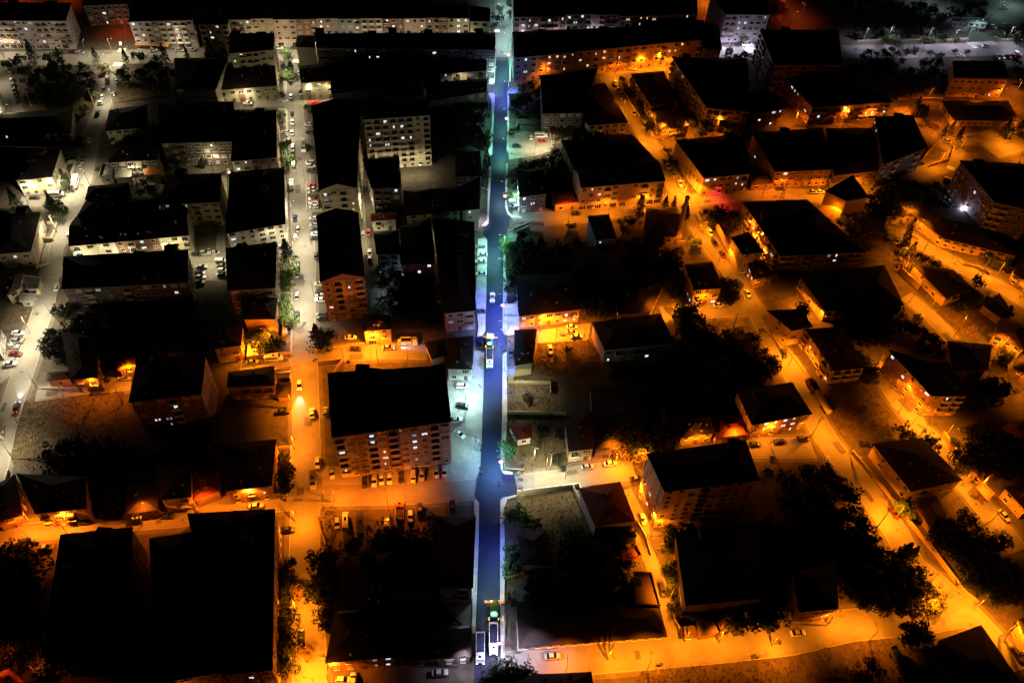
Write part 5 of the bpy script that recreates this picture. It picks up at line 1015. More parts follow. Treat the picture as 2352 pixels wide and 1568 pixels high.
upoles("a1 1960 1060,990 1110,340 1130,b1 1430 540,600 1060,735 500,b2 280 440,1030 400,c2 1035 700,1110 1080,c3 1400 640,d2 1440 970,1130 470,d3 1670 620,1840 680,1350 700,1570 700,b4 1040 190,c4 1780 650,d5 260 300,1310 320,910 1200", 'S', "beside the streets")
# garden walls
WN = [0]
def walls(s, h, colr, where):
    P = [Vector((p.x, p.y)) for p in gpt(s)]
    r = thing("garden_wall", f"{where}", "wall", (P[0].x, P[0].y, 0)); m = paint(colr, WALLC[colr])
    for i in range(len(P) - 1):
        a, c = P[i] - P[0], P[i + 1] - P[0]; d = (c - a).normalized(); n = Vector((-d.y, d.x)) * .12; b = MB()
        b.hexa([(a - n).to_3d(), (c - n).to_3d(), (c + n).to_3d(), (a + n).to_3d()], [(q + Vector((0, 0, h))) for q in [(a - n).to_3d(), (c - n).to_3d(), (c + n).to_3d(), (a + n).to_3d()]])
        n2 = n * 1.5; b.hexa([(q + Vector((0, 0, h + .002))) for q in [(a - n2).to_3d(), (c - n2).to_3d(), (c + n2).to_3d(), (a + n2).to_3d()]], [(q + Vector((0, 0, h + .09))) for q in [(a - n2).to_3d(), (c - n2).to_3d(), (c + n2).to_3d(), (a + n2).to_3d()]])
        obj("wall_run", b.mesh("wall_run", [m]), r)
for s, h, c, w in (("b1 690 350,800 330,750 480", 1.6, 'cream', "low pale wall behind the left junction's big white bus"), ("b1 500 980,610 970,560 1150,440 1150", 1.6, 'beige', "yard wall below the left edge building's garden"), ("b1 550 1190,500 1400,380 1440", 1.2, 'cream', "low white kerb wall along the lower side street"),
     ("b1 960 1300,960 1290", 1, 'beige', "short stub wall by the side street"), ("a2 950 880,945 1060,1020 1050,1030 860", 1.3, 'beige', "garden wall at upper left of tree-lined street"), ("a2 955 1160,1035 1165,1050 1440", 1.2, 'cream', "garden wall along the parked silver cars"),
     ("c2 960 0,960 250,1095 250,1100 0", 1.4, 'beige', "hedge garden wall at mid tree-lined street"), ("c2 945 400,1100 420", 1.4, 'cream', "thin white cross wall between street gardens"), ("c2 1085 810,1090 890,900 900,640 950", 1.4, 'orange', "orange-lit yard wall behind the white minibus"),
     ("c2 1340 860,1860 800", 1.6, 'sand', "bright wall behind the big dark conifer"), ("c2 920 1085,1085 1080,1090 1180", 2.2, 'white', "white yard wall above the dark shed"), ("c2 1370 1000,1640 960,1480 1190", 1.8, 'orange', "orange wall before the huge balcony block"),
     ("d2 960 470,1090 455,1080 950,930 960", 1.4, 'beige', "low dark garden wall beside the lower crossing"), ("d1 0 1300,700 1220", 1, 'sand', "low kerb wall at the lower left street's end"), ("d1 100 700,0 1050", 1.5, 'beige', "pale wall at the left edge by the street's end"),
     ("d3 1400 100,2010 110", 1.6, 'olive', "long thin wall across the vacant lot"), ("c3 1400 1195,1840 1200,1845 1300", 1.5, 'olive', "wall below the green-roofed kiosk"), ("d3 1360 690,1560 705,1580 600", 1.2, 'olive', "low dark wall at side lane corner"),
     ("d3 1490 940,2080 865,2140 860,2330 1300", 2, 'white', "long pale wall of the lower vacant lot"), ("d4 110 870,330 1340", 2.4, 'grey', "grey wall left of the wine-red roof"), ("d4 780 1230,870 1390,e4 930 240", 1.8, 'sand', "bright wall along the narrow alley"),
     ("e3 1370 480,1560 420", 1.8, 'sand', "pale stone wall right of the lower blue street"), ("e3 890 715,1010 700", 1.8, 'white', "short white wall left of the lower blue street"), ("e3 875 990,1000 990", 1.2, 'grey', "grey ledge wall left of the dump trucks"), ("e3 820 1320,1005 1295", 2.2, 'olive', "greenish lit wall behind the waiting dump truck"),
     ("e3 1370 870,1360 1130", 1.8, 'grey', "dark wall right of the dump trucks"), ("e4 1180 930,1290 1140", 1.6, 'sand', "alley mouth wall curving to the bottom street"), ("b4 1040 190,1150 350,1300 620,1280 680", 1.5, 'sand', "garden wall on the orange diagonal street"),
     ("a4 610 880,720 1090,860 1300,970 1450,1180 1460", 1.2, 'sand', "kerb wall of the gardens before the amber block"), ("b4 1170 1110,1190 1180,1330 1190", 1.8, 'sand', "lit wall beside the chimney yard"), ("b4 1440 860,1560 1030", 1.6, 'sand', "wall along the dark verge by the red neon"),
     ("b4 1550 990,1600 1000,1760 1290", 3.6, 'peach', "two-level pale yard wall behind the parked cars"), ("b4 860 800,1210 850", 1.5, 'peach', "bright low wall above the hip-roofed house"), ("c4 2080 510,2290 850", 1.4, 'sand', "kerb wall along the diagonal street's right side"),
     ("c5 0 790,130 960,230 1110", 1.6, 'ochre', "bright yellow garden wall at the road bend"), ("d5 640 480,960 850,1150 1100,1430 1450", 1.8, 'ochre', "long garden wall below the right-hand gardens"), ("e5 1350 150,1750 690,1880 790", 2, 'ochre', "long bright wall of the lower right street"),
     ("d5 1530 300,1660 480,1760 650,1900 780", 2.4, 'ochre', "glowing wall between the second right street houses"), ("c5 2000 650,2150 750,2050 780", 1.8, 'peach', "wall at the second right street's bend"), ("c5 2080 900,2180 960", 3, 'ochre', "bright block wall near the right edge"),
     ("c5 1110 30,1300 200,1310 150", 3, 'ochre', "yellow floodlit shed wall on the second street"), ("b5 1700 1280,1750 1330,1880 1360,2000 1420", 1.5, 'sand', "low wall behind the A-shaped pole at right"), ("b5 1060 890,1180 950", 1.8, 'peach', "lit wall left of the lacy poplar"),
     ("b5 1410 360,1600 310,1650 180", 2, 'terracotta', "red-lit gate wall at the junction"), ("b5 1350 290,1500 100", 2.5, 'terracotta', "slanting ramp wall under red light"), ("b5 680 1070,900 990", 1.2, 'brown', "dim retaining wall at right garden"), ("a5 1100 990,1540 1000", 1.6, 'beige', "pale boundary wall of the school lane"),
     ("a5 700 420,1400 415,1800 395", 1.2, 'cream', "park wall along the avenue at right"), ("a5 2040 380,2130 410,2352 390", 1.2, 'cream', "planter wall beside the zebra crossing"), ("d2 1360 1180,1450 1480", .8, 'brown', "low dark kerb at the dirt lot's edge"), ("e4 640 1130,1100 1090", 1.8, 'sand', "front wall of the workshop yard"),
     ("b5 1880 850,1990 900,2060 830", 2.6, 'white', "violet-lit white canopy wall below the right tower"), ("b5 2190 975,2300 1060,2318 1030", 2.2, 'white', "pale lit wall beside a green bush, right edge"),
     ("a3 1420 1360,1490 1355,1495 1300", 1.2, 'grey', "thin fence wall on the vacant lot"), ("c3 1362 340,1362 490,1500 495", 1.2, 'grey', "grey wall corner on the wide right pavement"), ("b3 1075 600,1190 640,1190 655", 1.4, 'pink', "pinkish low wall at the left pavement corner"), ("d1 100 1280,230 1240", 1.5, 'sand', "short stub wall at the lower left corner")):
    walls(s, h, c, w)
# ------------------------------------------------------------------ trees
def crown(kind, seed):
    rnd = random.Random(seed); b = MB()
    def leaf(c, s):
        n = Vector((rnd.gauss(0, 1), rnd.gauss(0, 1), rnd.gauss(.4, 1))).normalized(); u = n.orthogonal().normalized(); v = n.cross(u); a = rnd.random() * 6.28
        u2 = u * math.cos(a) + v * math.sin(a); v2 = n.cross(u2); b.face([c + u2 * s, c + v2 * s * .6, c - u2 * s, c - v2 * s * .6])
    if kind == 'broad':
        cl = [Vector((rnd.uniform(-.7, .7), rnd.uniform(-.7, .7), rnd.uniform(.5, 1.25))) for _ in range(15)]
        for c in cl:
            r = rnd.uniform(.22, .42)
            for _ in range(42):
                d = Vector((rnd.gauss(0, 1), rnd.gauss(0, 1), rnd.gauss(0, 1))).normalized() * r * rnd.uniform(.6, 1.08); leaf(c + d, rnd.uniform(.06, .13))
    elif kind == 'conifer':
        for k in range(640):
            t = rnd.random() ** .8; z = .25 + t * 2.4; R = (1 - t) * .85 + .04; a = rnd.random() * 6.28; tier = .72 + .28 * math.sin(z * 11 + 3 * math.sin(a * 3))
            rr = R * tier * rnd.uniform(.55, 1.05); leaf(Vector((math.cos(a) * rr, math.sin(a) * rr, z - rr * .15)), rnd.uniform(.06, .13))
    else:
        for k in range(420):
            t = rnd.random(); z = .15 + t * 2.6; R = .38 * math.sin(min(1, t + .12) * math.pi * .93) + .05; a = rnd.random() * 6.28; rr = R * rnd.uniform(.5, 1.1); leaf(Vector((math.cos(a) * rr, math.sin(a) * rr, z)), rnd.uniform(.06, .12))
    return b.mesh("crown_" + kind, [LEAF['dark']])
CR = {k: [crown(k, 10 * i + 3) for i in range(4)] for k in ('broad', 'conifer', 'poplar')}
def trunk(kind):
    b = MB(); top = 1.0 if kind == 'broad' else 2.4; b.cyl((0, 0, 0), (0, 0, top), .075, .02 if kind != 'broad' else .04, 7)
    if kind == 'broad':
        for k in range(5): a = k * 1.3; b.cyl((0, 0, .5 + .08 * k), (math.cos(a) * .45, math.sin(a) * .45, 1.0 + .05 * k), .035, .012, 5)
    else:
        for k in range(8): a = k * 2.1; z = .4 + k * .22; b.cyl((0, 0, z), (math.cos(a) * .5 * (1 - z / 3), math.sin(a) * .5 * (1 - z / 3), z - .05), .02, .008, 4)
    return b.mesh("trunk_" + kind, [M_BARK])
TR = {k: trunk(k) for k in ('broad', 'conifer', 'poplar')}
NT = [0]; GROVE = []
def trees(where, s, col='dark', kind='broad', r=3.0, zs=1.0):
    """x y [radius] on a sheet: the tree's middle; kind broad / conifer / poplar"""
    L = []; t = None
    for q in s.split(","):
        w = q.split()
        if w[0][0] in "abcde": t = w[0]; w = w[1:]
        L.append((tp(t, float(w[0]), float(w[1])), float(w[2]) if len(w) > 2 else r))
    rk = ranks([l[0] for l in L]); cw = {'dark': 'dark', 'green': 'green', 'olive': 'olive-green', 'dry': 'brownish'}[col]
    many = len(L) > 12
    if many:
        for p, rr in L:
            rr *= .8; NT[0] += 1; rnd = random.Random(NT[0]); g = gp(*p, rr * .9); sc = (rr * rnd.uniform(.92, 1.1), rr * rnd.uniform(.92, 1.1), rr * zs * rnd.uniform(.9, 1.1))
            GROVE.append((Matrix.Translation((g.x, g.y, 0)) @ Matrix.Rotation(rnd.random() * 6, 4, 'Z') @ Matrix.Diagonal((*sc, 1)), CR[kind][NT[0] % 4], TR[kind]))
        return
    for i, (p, rr) in enumerate(L):
        NT[0] += 1; rnd = random.Random(NT[0]); g = gp(*p, rr * (.9 if kind == 'broad' else 1.0)); nm = {'broad': 'broadleaf_tree', 'conifer': 'conifer_tree', 'poplar': 'poplar_tree'}[kind]
        root = thing(nm, f"{cw} {nm.replace('_', ' ')} {where}" + (", " + rk[i] if rk[i] else ""), "tree", (g.x, g.y, 0), rnd.random() * 6, (nm.replace("_", " ") + "s " + where) if many else "trees among the buildings")
        sc = (rr * rnd.uniform(.92, 1.1), rr * rnd.uniform(.92, 1.1), rr * zs * rnd.uniform(.9, 1.1))
        obj("trunk", TR[kind], root, scale=sc); o = obj("crown", CR[kind][NT[0] % 4], root, scale=sc); o.material_slots[0].link = 'OBJECT'; o.material_slots[0].material = LEAF[col]
trees("along the avenue's left part", "a1 330 560 5,630 620 4.5,1000 600 3.5,1310 600 3.5,1720 590 4,1960 580 3,2200 530 5,a2 400 560 3", 'dark', 'conifer')
trees("along the avenue behind the conifers", "a1 1450 590 4,90 680 3.5,500 620 4,560 660 4,1640 620 3,1270 760 4,1340 800 3,200 620 4,700 700 3,2300 590 3.5", 'dark')
trees("in the dark park left of the side street", "a1 240 760 5,330 860 6,460 760 6,600 780 6,480 940 6,620 920 6,760 850 6,900 780 5,800 980 5,360 1030 6,520 1070 5,680 1080 5,960 960 4,940 880 5,860 700 4", 'dark')
trees("lit from below at the park's edge", "a1 1080 720 3,60 680 3,1000 1000 2.5,880 1140 3", 'olive')
trees("in the dark ground right of the side street", "a1 1480 760 6,1600 700 6,1740 760 6,1560 860 6,1700 880 6,1850 780 6,1400 900 3,1950 860 6,2080 760 6,2180 860 6,2300 760 5,a2 100 800 5,200 900 4,80 1000 4", 'dark')
trees("glowing beside the pale post", "a1 1870 1010 3,2010 1010 3,2120 1010 2,a2 20 1010 2", 'olive')
trees("bright, at the top of the tree-lined street", "a2 1035 560 3.6", 'green')
trees("in line down the tree-lined street", "a2 1045 700 4,1050 790 4.2,980 990 2.5,990 1210 2.5,990 1270 2,1010 1510 3,1260 1140 3,b2 1010 180 3.6,1060 280 3.4,1050 385 2", 'green')
trees("tall, beside the kerb below the white front", "b2 1050 1300 5.2", 'dark', 'conifer')
trees("in line down the middle tree-lined street", "b2 1050 1480 4.5,c2 1030 60 4,1030 170 4,1020 330 3,1030 400 3.4,1000 480 3.4,1080 520 4,1030 560 3.4", 'green')
trees("great, dark, at the lane corner", "c2 1360 700 6.2", 'dark', 'conifer', zs=.8)
trees("dark, around the orange-roofed wall", "c2 1450 760 4,1480 690 4,700 690 4,800 720 4.5,860 760 4,780 800 4,900 800 3,960 780 2.5,680 740 3.5", 'dark')
trees("around the left junction", "b1 780 190 4.5,820 150 3,700 250 4,590 890 3.5,b1 560 800 3,640 830 3.5,520 760 3,600 760 3", 'dark')
trees("dark, beside the left junction's minibus", "b1 690 540 4.5,150 730 4,530 740 3.5", 'dark', 'conifer')
trees("in small gardens of the left block", "b1 1500 540 3.5,1600 600 3.5,1550 610 3,1460 640 3,1080 370 2,1020 400 2,b2 60 120 3,120 220 3,200 240 3,300 250 3,380 200 3,b1 2150 300 4,2300 250 4", 'dark')
trees("yellow-green in the alley garden", "b1 2200 1000 3,2130 1030 2.2,2240 1060 2.2", 'olive')
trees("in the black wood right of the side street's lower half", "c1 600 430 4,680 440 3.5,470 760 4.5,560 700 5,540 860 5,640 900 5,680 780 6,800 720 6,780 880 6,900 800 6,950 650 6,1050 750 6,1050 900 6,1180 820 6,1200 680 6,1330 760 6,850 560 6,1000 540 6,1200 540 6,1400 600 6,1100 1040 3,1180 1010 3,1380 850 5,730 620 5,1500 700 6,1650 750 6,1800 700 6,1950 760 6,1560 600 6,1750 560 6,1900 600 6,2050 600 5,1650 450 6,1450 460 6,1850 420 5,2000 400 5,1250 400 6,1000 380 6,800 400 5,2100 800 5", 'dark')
trees("in the lower left dark yards", "d1 1100 1050 4,1200 1060 4,1080 900 5,1200 880 5,1140 760 5,600 620 6,800 640 6,1000 650 6,1250 640 6,500 520 5,700 480 6,900 500 6,1100 480 6,1300 500 6,1500 560 6,1700 560 6,1900 520 6,2100 560 6,60 1100 4,180 1480 4,300 1490 4,d2 100 560 6,250 600 6,200 400 6,80 300 5,250 250 5,330 480 4", 'dark')
trees("in the bottom left black yard", "e1 60 250 6,150 450 6,60 650 6,250 600 6,300 400 6,60 900 5,260 950 6,250 1100 5,200 1250 5,400 1350 5,30 1150 5", 'dark')
trees("along the dark left verge of lower tree-lined street", "d2 1020 780 4.5,1010 880 4.5,1000 560 3,1030 640 3,e2 1010 480 5,1030 350 4,990 600 5,1000 700 4.5,1000 930 5,1060 860 4,1050 1060 4,980 1080 4,1000 1230 5,1020 1400 5,980 1320 5", 'dark')
trees("over the right kerb of lower tree-lined street", "e2 1400 280 5.5,1480 230 4,1390 420 5,1480 520 5,1400 620 5,1300 600 3,1440 720 5,1480 640 5,1420 860 4,1430 980 3.5,1560 640 5,1500 900 4,1560 400 5,1600 760 5,1580 960 4,1490 340 5", 'dark')
trees("glowing beside the bottom lamp", "e2 1170 640 3,1120 600 2.5,1170 1240 2.6,1260 1250 2.4", 'dry')
trees("black, at the top of the new street", "a3 1292 190 4,1300 90 3,1425 140 3,1270 260 2,1425 30 3", 'dark')
trees("in the dark garden left of the new street", "a3 720 1300 7,850 1260 7,980 1200 7,1100 1240 6,780 1420 7,920 1400 7,1060 1380 6,1150 1440 5,700 1520 6,850 1540 6,1000 1130 6,1150 1120 5,900 1120 6,1190 1500 3.5,640 1200 5", 'dark')
trees("in the dark garden right of the new street", "a3 1640 880 4,1560 920 4,1700 960 5,1600 1040 5,1750 1080 5,1500 1120 4,1450 1150 3,1640 1180 5,1900 860 6,2050 900 6,2200 860 5,1500 1200 3,1980 1000 6,2150 1050 6,1800 1180 4,a4 60 1000 5,20 1250 5", 'dark')
trees("narrow, on the left pavement", "b3 1180 330 3.6,1165 440 4,1160 540 3.4", 'dark', 'poplar')
trees("small, cyan-lit at the corner", "b3 1430 655 3.2,1460 690 2.5", 'green')
trees("green-lit on the right kerb", "b3 1370 1190 3,1390 1250 3,1370 1150 2", 'green')
trees("in black garden right of the green-lit kerb", "b3 1440 1240 4.5,1470 1330 5,1410 1380 4,1440 1470 4,1540 1200 5,1600 1300 6,1700 1200 6,1650 1420 6,1800 1330 6,1950 1250 6,1500 1420 5,1550 1530 5,1750 1500 6,1900 1450 6,2080 1400 6,2200 1300 5,2100 1180 5,c3 1430 60 4,1420 200 3.4,1440 300 3,2250 100 6,2280 250 6,2230 380 5", 'dark')
trees("behind the dark house right of the lot", "b3 1540 380 4,1640 360 4,1740 350 4,1820 300 4,1850 450 5,1950 500 5,1440 480 3,1450 560 3,1960 350 5,1900 240 4", 'dark')
trees("small, dark, on the amber pavement", "b4 830 780 3.6,1090 765 3,1178 770 2.8,1300 790 3,1310 890 3", 'dark', 'conifer')
trees("dark, on the amber verges", "b4 820 870 3,700 940 3,620 960 3,1230 1250 3.5,1000 1260 3.6,1120 1280 4,950 1160 4,1060 1150 4,1150 320 3,1110 200 2.6,1200 350 3,1600 930 5,1540 860 4,1700 880 5,1800 900 5,1650 830 4,1780 1000 4,100 1000 3,760 950 3", 'dark')
trees("lit yellow-green beside the A-pole", "b4 1395 1160 3,1400 1230 3", 'green')
trees("in black court below the hip-roofed house", "b4 700 1200 6,850 1250 6,700 1380 6,880 1400 6,1050 1400 6,1200 1380 6,760 1500 6,950 1520 6,1120 1500 6,c4 200 100 6,350 60 6,300 250 6,450 150 6,200 350 6,400 380 6,1200 80 5,1200 200 5,650 80 6,850 60 6,480 400 5,60 300 4,250 400 5", 'dark')
trees("in front gardens before the amber block", "a4 640 830 3,700 950 3.4,740 1000 3,800 1070 3.2,840 1150 3,870 1220 3,930 1280 4,1010 1260 4.5,1100 1270 5,1180 1240 5,1050 1170 5,1150 1160 4,900 1330 3,1260 1230 4,1200 980 3", 'dark')
trees("in the gap above the low link", "a4 1480 1300 4,1560 1290 4,1660 1280 4,1780 1290 4,1900 1290 4,1960 1230 3,1750 1370 3,1900 1380 4,1350 1280 3,1460 1390 3", 'dark')
trees("near the pink-lit tower", "a4 1910 385 3.6,1850 370 3", 'green')
trees("black, beside the avenue at right", "a4 1745 530 3.6,1920 575 3,1850 600 3,1750 620 3", 'dark')
trees("great round one beside golden house", "c4 1315 470 6.5,1370 520 5,1250 510 4", 'dark')
trees("dark, below the great round tree", "c4 1300 640 4,1380 680 5,1450 740 5,1280 760 5,1560 720 5,1600 820 6,1450 880 6,1250 900 6,1300 1020 6,1500 1000 6,1650 1000 6", 'dark')
trees("lit yellow by the street lamp", "c4 1845 260 2.6", 'olive')
trees("dark, left of the yellow-lit one", "c4 1720 270 4,1780 240 3.5,1790 310 3,1700 200 4,1760 140 4,1820 160 3", 'dark')
trees("in the dark wood by diagonal street", "c4 1760 660 3.6,1850 640 3,1920 680 4,2030 740 4.5,1660 880 5,2060 850 5,2160 930 5,2190 1000 5,1850 900 5,1950 950 5,2080 1040 5,1750 1000 5,1850 1080 5,2000 1120 5,2160 1080 4,1700 1120 5,1600 1200 5,1750 1230 5,1350 1150 6,1150 1050 6,1000 1060 6,850 1050 6,700 1060 6,560 1040 5,1500 1250 6,1300 1300 6,1100 1300 5", 'dark')
trees("glowing beside the side lane lamp", "d4 650 440 4,580 400 3.5,760 450 4,700 500 3.4,830 520 3.6", 'dry')
trees("dark, behind the glowing ones", "d4 780 400 5,900 440 5,1020 420 5,500 400 4,1130 400 4,1000 340 5,850 340 5,980 240 5,1080 160 5,650 330 5,500 280 5", 'dark')
trees("in dark yard left of the narrow alley", "d4 450 1370 4.5,550 1350 4.5,640 1370 4.5,700 1320 4,500 1480 4.5,650 1460 4.5,e4 450 80 4,550 150 4,700 330 3.5,400 300 5,450 420 5,600 420 4.5,650 560 5,300 500 6,250 300 6,200 650 6,350 620 6,150 450 6,60 250 5,60 600 6,300 100 6,150 80 6", 'dark')
trees("lit at the alley's right wall", "e4 1140 400 3.4,1180 490 3.2,1100 340 2", 'green')
trees("in great black court at lower right", "d4 1200 1400 6,1350 1380 6,1500 1420 6,1650 1400 6,1800 1350 6,1950 1380 6,2100 1300 6,2250 1350 6,1200 1500 5,e4 1180 80 4,1260 200 4.5,1260 560 4,1200 620 3.5,1280 350 5,1230 750 4,1300 850 4,1500 730 5,1650 760 5,1800 740 5,1950 760 5,2080 760 5,2200 650 6,2150 850 5,2000 900 5,1800 900 5,2250 450 6,2200 250 6,2300 100 6,2250 900 5,1850 1000 2.6", 'dark')
trees("in black court left of the lower right street", "d5 60 760 6,200 700 6,350 700 6,480 760 5,560 850 5,650 950 5,680 1080 5,60 950 6,250 900 6,420 950 6,150 1100 6,350 1120 6,520 1130 6,720 1180 5,60 1300 6,250 1300 6,450 1320 6,620 1300 6,780 1280 5,850 1390 5,700 1450 6,500 1480 6,300 1480 6,100 1480 6,e5 650 450 6,800 300 6,950 350 6,1000 500 6,800 550 6,1150 550 6,1100 700 5,900 700 5,1250 620 5,700 700 5,620 600 5,1280 470 5,1350 560 5,800 800 4,1150 800 4,1300 760 4,950 830 4", 'dark')
trees("spiky, beside the lower right street", "e5 1165 290 4.5,1240 310 3.5,1120 340 3.5", 'dark', 'conifer')
trees("lit at the basketball frame corner", "e5 1470 700 3.6,1490 780 3,1420 820 3,1380 740 4", 'olive')
trees("in the dark park at the top right", "a5 720 100 7,820 60 7,950 80 7,1080 60 7,1200 90 7,1320 60 7,1420 100 7,780 200 7,900 190 7,1030 200 7,1160 210 7,1290 200 7,1400 210 7,1520 180 6,850 300 6,1000 300 6,1130 310 6,1260 300 6,1400 310 6,1520 300 6,750 330 5,1560 380 4,1650 80 5,1720 130 5,1780 60 5,1930 140 5,1860 60 5,2280 320 6,2330 380 5,2340 270 5,1960 50 4", 'dark')
trees("floodlit at the park's lower edge", "a5 1030 375 3,1090 400 3,980 400 3,1380 385 2.6,1440 390 2.4,1700 385 2.4,2130 335 2.6,2230 345 2.6", 'green')
trees("small, on the avenue's right median", "a5 820 510 3.4,900 530 3,960 510 3.4,1010 540 3,1100 530 3,1200 500 3.4,1290 500 3.4,1430 520 2.4,1540 540 2.6,1670 505 2.4,1800 510 2.2,1050 490 3,760 560 3,870 590 3,1000 600 3,1150 600 3", 'dark')
trees("in the dark yard beside the golden school", "a5 800 720 5,900 780 5,1000 700 5,1120 760 5,1230 700 5,1350 780 5,1450 700 5,1100 880 5,1220 880 5,1380 880 5,1480 860 5,1250 790 5,950 900 4,880 640 5,1050 640 5,1500 620 5,1380 620 5,1560 750 4,2300 700 5,2330 820 4,2280 600 4", 'dark')
trees("glowing yellow beside the low wall", "a5 980 830 3", 'olive')
trees("dark, around the hall", "a5 1290 1060 4,1370 1130 3.6,1340 1110 3,1640 1270 3.4,1720 1340 3.4,2170 1290 3.6,2210 1330 3,2330 1240 3.6,1560 1310 3", 'dark', 'conifer')
trees("orange-lit at the lane bend", "a5 1430 1210 3,1480 1230 2.6,b5 440 130 3.6,420 100 3", 'dry')
trees("in the black garden above the long low roof", "b5 900 600 4,980 580 4,1060 570 4,1150 540 4,1230 530 4,1300 540 4,1380 570 4,1440 620 4,1500 680 4,1580 720 4,860 660 4,950 680 5,1050 650 5,1180 640 5,1300 650 5,1420 720 4,1650 780 4,1780 860 4,1850 900 4,1950 960 4,2050 1010 4,830 740 4,920 760 4,850 820 3,1000 780 4,1100 700 4,1560 600 3,1600 640 3", 'dark')
trees("dark, small, standing on the orange road", "b5 1090 455 2.4", 'dark')
trees("lacy, dark, beside the second right street", "b5 1230 960 3.4,1200 1040 3.4,1180 1140 3.4,1230 1210 3.6,1160 1220 3", 'dark', 'poplar')
trees("brown palm-like, below the lacy poplars", "b5 1150 1300 4", 'dry')
trees("in the dim garden left of the lacy poplars", "b5 600 930 3.4,560 880 2.6,700 900 3.4,780 880 3.6,920 930 3,830 980 3,640 1000 3,720 1060 3,800 1150 3,960 960 2.6", 'olive')
trees("along the second right street", "b5 1350 1250 4,1450 1300 4,1550 1400 4,1650 1450 4,c5 1560 60 5,1700 100 5,1850 250 4,1500 30 4,1900 120 4,2000 300 4,1780 320 4,1700 380 3,1300 480 3,b5 2100 1300 4,2200 1350 4,2000 1250 4,2300 1250 4,2150 1180 4", 'dark')
trees("behind the golden side at the road bend", "c5 150 380 4,830 1030 3.6,860 960 3,720 900 4", 'dark')
trees("lit, beside the soil slope", "c5 820 940 3.2,840 1080 3.2,800 870 2.6", 'olive')
trees("in the black court between right streets", "c5 700 300 6,800 400 6,900 300 6,950 450 6,1050 400 6,700 480 6,820 550 6,950 580 6,1100 550 6,1250 600 5,1350 650 5,800 680 6,950 680 6,1450 700 5,700 600 5,1350 760 5,1500 800 4,500 300 6,600 400 6,550 200 6,1000 250 5", 'dark')
trees("black, near the right edge houses", "c5 2190 870 3.6,1950 1130 5,2100 1150 5,1900 1220 5,2050 1260 5,2180 1180 4,2200 400 3", 'dark')
trees("in the dark gardens right of the second street", "d5 1700 500 5,1800 450 5,1850 560 5,1900 460 5,2000 560 5,1750 620 4,1950 350 5,2100 450 5,2250 500 5,1650 380 3,2000 250 5,2150 650 4,2300 620 5,1780 300 4", 'dark')
trees("dark, at garden corners of the right-hand street", "d5 1180 270 4,1440 390 3.6,1400 340 3", 'dark')
trees("half-lit over the garden wall", "d5 1150 1000 3.4,1210 1050 3", 'green')
trees("in the black garden below the long wall", "d5 1700 1250 4,1820 1150 5,1600 1230 5,1650 1370 5,1800 1330 5,1950 1350 5,1500 1330 4,e5 1500 130 5,1700 130 5,1650 250 5,1850 200 5,1750 400 5,1900 450 5,2050 350 5,2200 450 5,1800 560 4,1950 620 4,2100 600 5,2250 650 5,2300 750 5,2050 720 5,2000 200 5,2150 150 5", 'dark')
trees("in the bottom right scrap yard", "e5 1320 1060 4,1230 1100 4,1400 1120 3,1500 1300 4,1600 1400 5,1250 1480 4,1450 1500 4", 'dark')
trees("with pale leaves at the bottom edge", "e5 830 1420 3.4,720 1480 3.4,780 1540 3", 'dry')
trees("at the bottom edge beside the dump trucks", "e3 1350 1510 5,1270 1540 4.5,1440 1480 4.5,1520 1540 5,1600 1500 4", 'dark')
trees("in small greens right of the lower new street", "e3 1430 200 3.4,1460 300 3.2,1420 380 3,1480 160 2.4,d3 1440 440 4,1400 520 3,1500 1140 4,1440 1180 3.6,1560 1190 3.6,e3 1430 680 2.4", 'green')
trees("dark, in the vacant lots by the new street", "d3 1900 560 3,1750 250 4,2000 660 2.4,1950 300 3,1700 1250 3,c3 1600 1320 2.4,2020 850 2.6,e3 1700 560 5,1900 560 5,2100 500 6,2280 400 6,2000 650 6,1650 640 4,2200 620 6,1620 460 3,2150 300 6,2300 250 6,1980 350 5", 'dark')
trees("in the black infill left of the lower new street", "e3 500 750 6,400 700 6,250 800 6,100 700 6,500 880 6,350 900 6,700 850 4,800 900 4,120 1000 6,60 500 6,300 450 6,500 400 6,400 250 6,200 250 6,80 200 6,550 200 6,d3 620 1350 5,450 1400 6,250 1420 6,80 1380 6,560 1500 5,350 1520 6,d2 2250 1500 5,2150 1420 4,2000 1450 4,1750 1480 3,550 1300 5,e2 1700 150 4", 'dark')
trees("dark, hidden between the upper left rows", "a2 600 600 5,300 700 5,250 600 5,700 700 4,1280 760 3,b1 1800 300 5,1900 150 6,1500 200 6,1300 150 6,1750 500 4,1850 550 4,b2 700 900 3,b3 100 700 5,200 760 5,80 850 4,b2 2050 700 5,2200 720 5,2250 850 4,2100 780 5,c2 2000 30 4,2080 150 5,2180 250 5,2250 400 5,2150 400 4,2250 180 6,2300 300 5,2060 350 5,2200 60 5,c3 480 200 6,450 380 6,550 320 5,560 450 5,400 480 5,350 300 6,560 560 3", 'dark')
